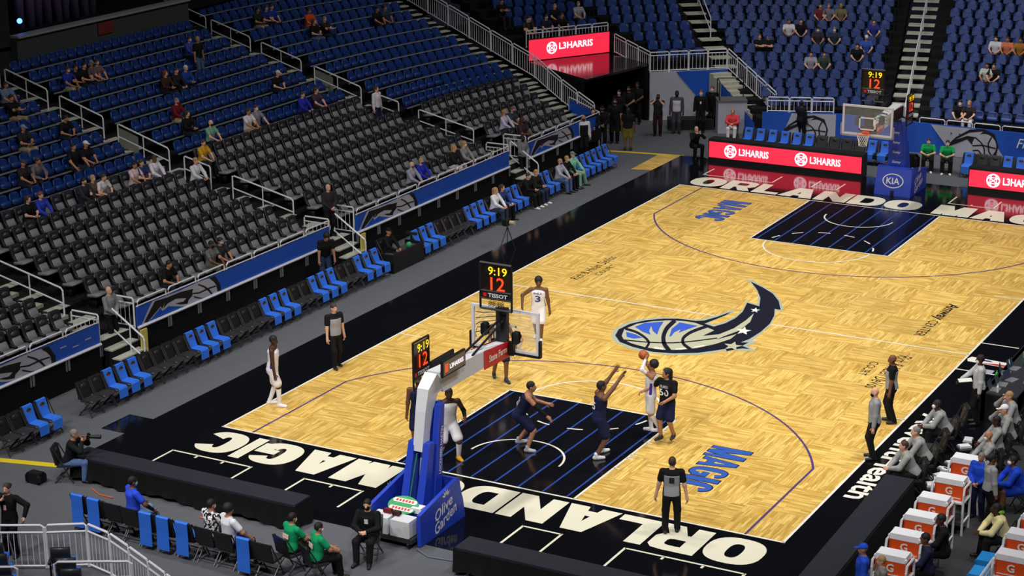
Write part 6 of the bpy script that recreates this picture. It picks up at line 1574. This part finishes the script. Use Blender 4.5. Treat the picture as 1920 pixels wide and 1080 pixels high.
st(1432, 236, -80, 'guard in black standing at the foot of the corner stairs', dict(fold), 'fold', top=('long', BLK), skin='brown', mask=BLK, back=[(True, .3, .08, .08, (210, 214, 220))], H=1.86)
benched(-1.35, 37.0, sit_lap, 'slap', 'woman in coral and red top with white trousers seated by the corner platform', 1.7, 'dark chair under the woman in the coral top', top=('long', (220, 70, 78)), bottom=('pants', (226, 222, 226)), shoes=(196, 150, 120), skin='light', hair=('long', 'blond'), h=.021, face=-75)
p = fl(1303, 295, -.02); person(p, -40, 'photographer crouching at the end of the long red board', kneel, 'kneel', 1.8, ('long', BLK), ('pants', BLK), BLK, 'light', ('bald', 'black'), None, .021)
st(1500, 268, 70, 'person in dark hooded top with back to camera behind the blue-covered chairs', dict(stand_relax), 'stand', top=('long', (22, 24, 34)), skin='dark', H=1.8)
for k, (x, lab) in enumerate(((7.55, 'left of two helpers in green shirts seated beside the far stanchion'), (8.3, 'right of two helpers in green shirts seated beside the far stanchion'))):
    benched(x, 35.2, sit_lap, 'slap', lab, 1.74, 'black folding chair under the %s far helper in green' % ('left', 'right')[k], top=('tee', (20, 160, 84)), bottom=('pants', BLK), shoes=(226, 226, 230), skin='light', hair=('short', 'brown'), mask=WHT, h=.021, face=-75)
bb_ = MB(); bb_.rbox((6.95, 35.0, .3), (.62, .5, .6), .12); single('equipment_bag', bb_, cloth((20, 20, 24)), 'black equipment bag beside the far helpers in green', 'bag')

# ================================================================ SPECTATORS IN THE STANDS
FARB = dict(C=((-5.9, 38.7), 39, rowsC), G=((-11.15, 36.85), 59, rowsG), D=((.15, 37.3), 24, rowsD), F=((6.9, 37.95), 3, rowsF))
def seat_for(px, py, up=1.2, far=None):
    best = None
    if far:
        O, a, rows = FARB[far]; O = np.array(O); n = np.array([-math.sin(R(a)), math.cos(R(a))])
        for d, z in rows:
            p = at(px, py, z+up); e = abs((p[:2]-O)@n-(d-.08))
            if best is None or e < best[0]: best = (e, p, z, a-90, d)
        e, p, z, f, d = best; p = p.copy(); p[:2] += n*((d-.02)-(p[:2]-O)@n)
        return (p[0], p[1], z), f
    for i in range(NROW_C):
        p = atx(px, py, row_x(i)-.1); th = 0.
        for _ in range(4):
            if p[1] > cyi(i) and p[1] > 26: r = CX-row_x(i)+.1; th = math.asin(min(1, (p[1]-cyi(i))/r)); p = atx(px, py, CX-r*math.cos(th))
        e = abs(p[2]-(row_z(i)+up))
        if best is None or e < best[0]: best = (e, p, row_z(i), -math.degrees(th))
    e, p, z, f = best
    return (p[0]+.08, p[1], z), f
SP = dict(s=sit, l=sit_lap, c=sit_cross, w=sit_wide, f=dict(sit, lean=18))
def spec(px, py, lab, pose='s', top=('long', BLK), bottom=('pants', (30, 32, 44)), hair=('short', 'black'), skin='light', mask=None, far=None, H=1.74, stand=False):
    loc, f = seat_for(px, py, 1.62 if stand else 1.2, far)
    person(loc, f, lab, dict(stand_relax) if stand else SP[pose], 'sp_stand' if stand else 'sp_'+pose, H, top, bottom, (40, 40, 44), skin, hair, mask, .026)
T = lambda c, k='tee': (k, c)
SPECS = [
 (120, 116, 'spectator in bright blue shirt at the left end of the upper group', 's', T((30, 50, 150)), 'brown', 'tan', (190, 200, 210), (172, 162, 120)),
 (135, 120, 'spectator in black beside the bright blue shirt in the upper group', 'l', T(BLK), 'black', 'tan', None, None),
 (151, 110, 'spectator in black in the middle of the upper group', 'l', T(BLK), 'black', 'light', None, None),
 (165, 113, 'spectator in grey top and grey cap in the upper group', 's', T((84, 80, 80)), 'CAP120,120,124', 'tan', None, None),
 (176, 116, 'spectator in mauve top at the right end of the upper group', 's', T((110, 84, 92)), 'brown', 'light', None, None),
 (349, 64, 'spectator in blue and white jacket below the suite wall', 's', T((50, 70, 150), 'long'), 'brown', 'light', (180, 180, 190), None),
 (304, 127, 'long-haired spectator in brown top left of the standing fan', 'l', T((60, 38, 34), 'long'), 'LONGred', 'light', None, None),
 (324, 120, 'spectator in black jacket left of the standing fan', 's', T((32, 32, 38), 'long'), 'brown', 'light', None, None),
 (342, 117, 'white-haired spectator in blue jacket beside the standing fan', 'l', T((28, 60, 140), 'long'), 'white', 'light', None, None),
 (326, 199, 'spectator in maroon shirt halfway up the left stand', 's', T((100, 22, 30), 'long'), 'grey', 'light', (200, 50, 60), (170, 160, 130)),
 (345, 207, 'spectator in black beside the maroon shirt', 'l', T(BLK, 'long'), 'LONGbrown', 'light', None, None),
 (459, 194, 'spectator in white shirt in the last blue row before the black seats', 's', T((206, 204, 210)), 'brown', 'tan', None, (170, 140, 110)),
 (475, 190, 'spectator in grey shirt beside the white shirt in the last blue row', 'w', T((126, 128, 140)), 'brown', 'light', (200, 206, 216), None),
 (374, 251, 'spectator in yellow shirt at the edge of the middle aisle', 's', T((190, 148, 28)), 'brown', 'light', None, None),
 (390, 244, 'bald spectator in mint green shirt beside the yellow shirt', 's', T((112, 156, 132)), 'BALD', 'light', BLK, None),
 (5, 155, 'spectator in pale blue at the left picture edge', 's', T((96, 116, 140)), 'brown', 'tan', None, None),
 (37, 232, 'spectator in dark top and pale blue cap near the left edge', 'l', T((34, 34, 40)), 'CAP110,134,160', 'tan', None, (150, 132, 104)),
 (113, 226, 'spectator in black leaning forward left of the middle aisle', 'f', T(BLK), 'black', 'tan', None, None),
 (20, 190, 'spectator in black with folded arms near the left edge', 'c', T(BLK), 'black', 'tan', None, (150, 122, 96)),
 (504, 15, 'spectator in royal blue high in the stand beyond the third aisle', 's', T((28, 48, 150)), 'brown', 'light', None, None),
 (478, 26, 'spectator in dark green top high beside the third aisle', 'l', T((34, 40, 30)), 'black', 'tan', None, (150, 146, 140)),
 (494, 22, 'spectator in blue between the green top and royal blue', 'l', T((30, 44, 120)), 'brown', 'light', None, None),
 (574, 9, 'spectator in orange shirt at the top of the left stand', 's', T((196, 74, 34)), 'brown', 'tan', None, (130, 130, 136)),
 (584, 46, 'long-haired spectator in black beside the man with crossed arms', 'l', T(BLK), 'LONGred', 'light', None, (90, 110, 140)),
 (607, 36, 'spectator in black tee with crossed arms high in the left stand', 'c', T((34, 32, 28)), 'grey', 'light', None, None),
 (702, 15, 'spectator in black tee in the upper curved section, left of a pair', 's', T(BLK), 'black', 'tan', None, None),
 (717, 16, 'spectator in dark grey tee in the upper curved section, right of a pair', 's', T((44, 52, 60)), 'brown', 'tan', None, None),
 (510, 126, 'white-capped spectator in black right of the yellow shirt pair', 'f', T(BLK), 'CAP190,192,200', 'light', None, None),
 (561, 164, 'spectator in royal blue with a child beside the third aisle', 's', T((36, 40, 160), 'long'), 'brown', 'light', None, None),
 (587, 160, 'spectator in dark top beside the royal blue one at the third aisle', 's', T((70, 50, 62)), 'LONGbrown', 'light', None, None),
 (941, 222, 'blond spectator in white and blue top above the third floor opening', 's', T((190, 188, 210), 'long'), 'LONGblond', 'light', (80, 70, 170), None),
 (955, 215, 'spectator in grey tee and purple mask above the third floor opening', 's', T((52, 62, 76)), 'red', 'light', (90, 70, 160), None),
 (974, 218, 'dark-haired spectator in dark top right of the purple mask', 'l', T((60, 40, 54)), 'LONGbrown', 'brown', BLK, None),
 (37, 305, 'spectator in dark top with pale cap left of the grey hoodie', 's', T((36, 34, 40)), 'CAP60,62,70', 'tan', None, None),
 (59, 298, 'spectator in grey hoodie in the nearest left blue rows', 'f', T((104, 96, 104), 'long'), 'brown', 'tan', None, None),
 (133, 273, 'spectator in black with stretched arms in the nearest left section', 'w', T(BLK), 'black', 'tan', None, None),
 (155, 273, 'spectator in black with a white cap in the nearest left section', 's', T(BLK), 'CAP206,206,214', 'tan', None, None),
 (150, 326, 'spectator in black jacket with white stripes in the front blue row', 's', T((40, 42, 50), 'long'), 'black', 'light', (110, 120, 80), None),
 (167, 325, 'spectator in brown top next to the striped jacket', 'l', T((92, 70, 62)), 'blond', 'light', None, None),
 (182, 324, 'spectator in white shirt at the end of the front blue row trio', 'f', T((202, 200, 206)), 'brown', 'light', None, None),
 (245, 295, 'spectator in pale pink shirt beside the middle aisle', 's', T((206, 180, 184)), 'black', 'tan', None, None),
 (258, 294, 'spectator in blue between the pink and white shirts', 'l', T((44, 54, 110)), 'brown', 'light', None, None),
 (282, 283, 'spectator in white long-sleeved shirt at the middle aisle', 's', T((212, 206, 220), 'long'), 'brown', 'brown', None, (40, 60, 110)),
 (45, 360, 'long-haired spectator in black just above the black seats', 'l', T(BLK), 'LONGbrown', 'light', None, None),
 (69, 355, 'spectator in blue sweater just above the black seats', 's', T((44, 60, 170), 'long'), 'red', 'light', None, None),
 (390, 466, 'spectator in grey tee in the front black rows', 's', T((98, 100, 98)), 'black', 'brown', BLK, (70, 76, 64)),
 (407, 464, 'spectator in charcoal tee with a blue mask in the front black rows', 's', T((44, 44, 48)), 'black', 'tan', (120, 180, 220), None),
 (305, 513, 'spectator in black holding a phone behind the second banner', 'f', T(BLK), 'black', 'tan', None, None),
 (766, 322, 'bald spectator in grey and blue sweater behind the third banner', 's', T((150, 152, 168), 'long'), 'BALD', 'light', (70, 80, 170), None),
 (784, 317, 'white-haired spectator in royal blue behind the third banner', 's', T((40, 50, 180), 'long'), 'blond', 'light', (40, 60, 180), None),
 (846, 291, 'blond spectator in black near the end of the third banner', 's', T((30, 28, 32), 'long'), 'LONGblond', 'light', None, (200, 190, 196)),
 (865, 288, 'blond spectator in grey sweater near the end of the third banner', 's', T((140, 138, 140), 'long'), 'LONGblond', 'light', (196, 204, 214), None),
]
for (px, py, lab, po, top, hr, sk, mk, bt) in SPECS:
    if hr.startswith('CAP'): hair = ('cap', tuple(int(v) for v in hr[3:].split(',')))
    elif hr.startswith('LONG'): hair = ('long', hr[4:])
    elif hr == 'BALD': hair = ('bald', 'black')
    else: hair = ('short', hr)
    spec(px, py, lab, po, top, ('pants', bt or (30, 34, 46)), hair, sk, mk)
spec(367, 78, 'fan in black tee and jeans standing below the suite wall', stand=True, top=('tee', BLK), bottom=('pants', (70, 92, 124)), hair=('short', 'blond'), skin='tan')
spec(702, 174, 'usher in white shirt standing in the third aisle', stand=True, top=('long', (206, 202, 218)), bottom=('pants', NAVY), hair=('long', 'brown'), skin='light')
spec(360, 288, 'usher in white shirt and dark vest sitting in the middle aisle', 's', ('long', (206, 206, 214)), hair=('short', 'blond'))
FSPEC = [
 ('G', 1019, 41, 'spectator in black leaning on the rail above the tunnel sign, first from left', BLK, 'brown'), ('G', 1037, 47, 'spectator in dark olive leaning on the tunnel sign rail, second from left', (50, 48, 36), 'black'),
 ('G', 1059, 40, 'spectator in navy leaning on the tunnel sign rail, third from left', (28, 30, 50), 'brown'), ('G', 1085, 36, 'spectator in black leaning on the tunnel sign rail, fourth from left', BLK, 'brown'),
 ('G', 1053, 14, 'spectator in black two rows above the tunnel sign', BLK, 'blond'), ('G', 1091, 8, 'spectator in pale sweater two rows above the tunnel sign', (150, 146, 160), 'grey'),
 ('G', 950, 4, 'spectator in black with crossed arms at the top beside the tunnel fence', BLK, 'black'),
 ('D', 1425, 70, 'man in black tee with spread arms at the left end of the far stand', BLK, 'red'), ('D', 1442, 72, 'spectator in black with a blue cap beside the spread arms', BLK, 'CAP40,70,170'),
 ('D', 1482, 46, 'spectator in white shirt in the far stand', (206, 204, 214), 'brown'), ('D', 1504, 44, 'spectator in black next to the white shirt in the far stand', BLK, 'brown'),
 ('D', 1531, 47, 'spectator in dark tee and white mask in the far stand', (52, 44, 56), 'black'), ('D', 1562, 48, 'spectator in navy tee at the right of the masked row', (40, 52, 70), 'grey'),
 ('D', 1522, 104, 'spectator in grey tee leaning over in the middle of the far stand', (150, 150, 164), 'black'), ('D', 1547, 104, 'spectator in black and green beside the leaning grey tee', (54, 64, 60), 'black'),
 ('D', 1604, 78, 'spectator in black right of the grey tee pair', BLK, 'black'), ('D', 1626, 72, 'spectator in blue jacket and white cap in the far stand', (50, 84, 170), 'CAP206,206,212'),
 ('D', 1636, 35, 'spectator in blue jersey high in the far stand', (44, 50, 130), 'brown'), ('D', 1540, 14, 'spectator in red top near the top of the far stand', (110, 44, 54), 'brown'),
 ('D', 1556, 14, 'spectator in grey top near the top of the far stand', (110, 112, 130), 'grey'), ('D', 1578, 12, 'spectator in olive top near the top of the far stand', (110, 106, 76), 'blond'),
 ('F', 1795, 196, 'spectator in black with a white mask right of the long stairs', BLK, 'black'), ('F', 1816, 194, 'blond spectator in black print tee with white trousers right of the stairs', (44, 38, 40), 'LONGblond'),
 ('F', 1845, 126, 'spectator in black and white top in the right far section', (180, 184, 180), 'black'), ('F', 1862, 124, 'spectator in black beside the black and white top', BLK, 'black'),
 ('F', 1872, 68, 'spectator in white tee high in the right far section', (190, 194, 206), 'black'), ('F', 1893, 70, 'spectator in orange tee high in the right far section', (196, 110, 76), 'brown'), ('F', 1914, 74, 'spectator in mustard top at the right picture edge', (150, 104, 40), 'black')]
for (b, px, py, lab, c, hr) in FSPEC:
    hair = ('cap', tuple(int(v) for v in hr[3:].split(','))) if hr.startswith('CAP') else ('long', hr[4:]) if hr.startswith('LONG') else ('short', hr)
    spec(px, py, lab, 'c' if 'arms' in lab else 's', ('tee', c), ('pants', (214, 210, 214) if 'white trousers' in lab else (34, 36, 48)), hair, random.choice(['light', 'light', 'tan']), WHT if 'mask' in lab else None, b)
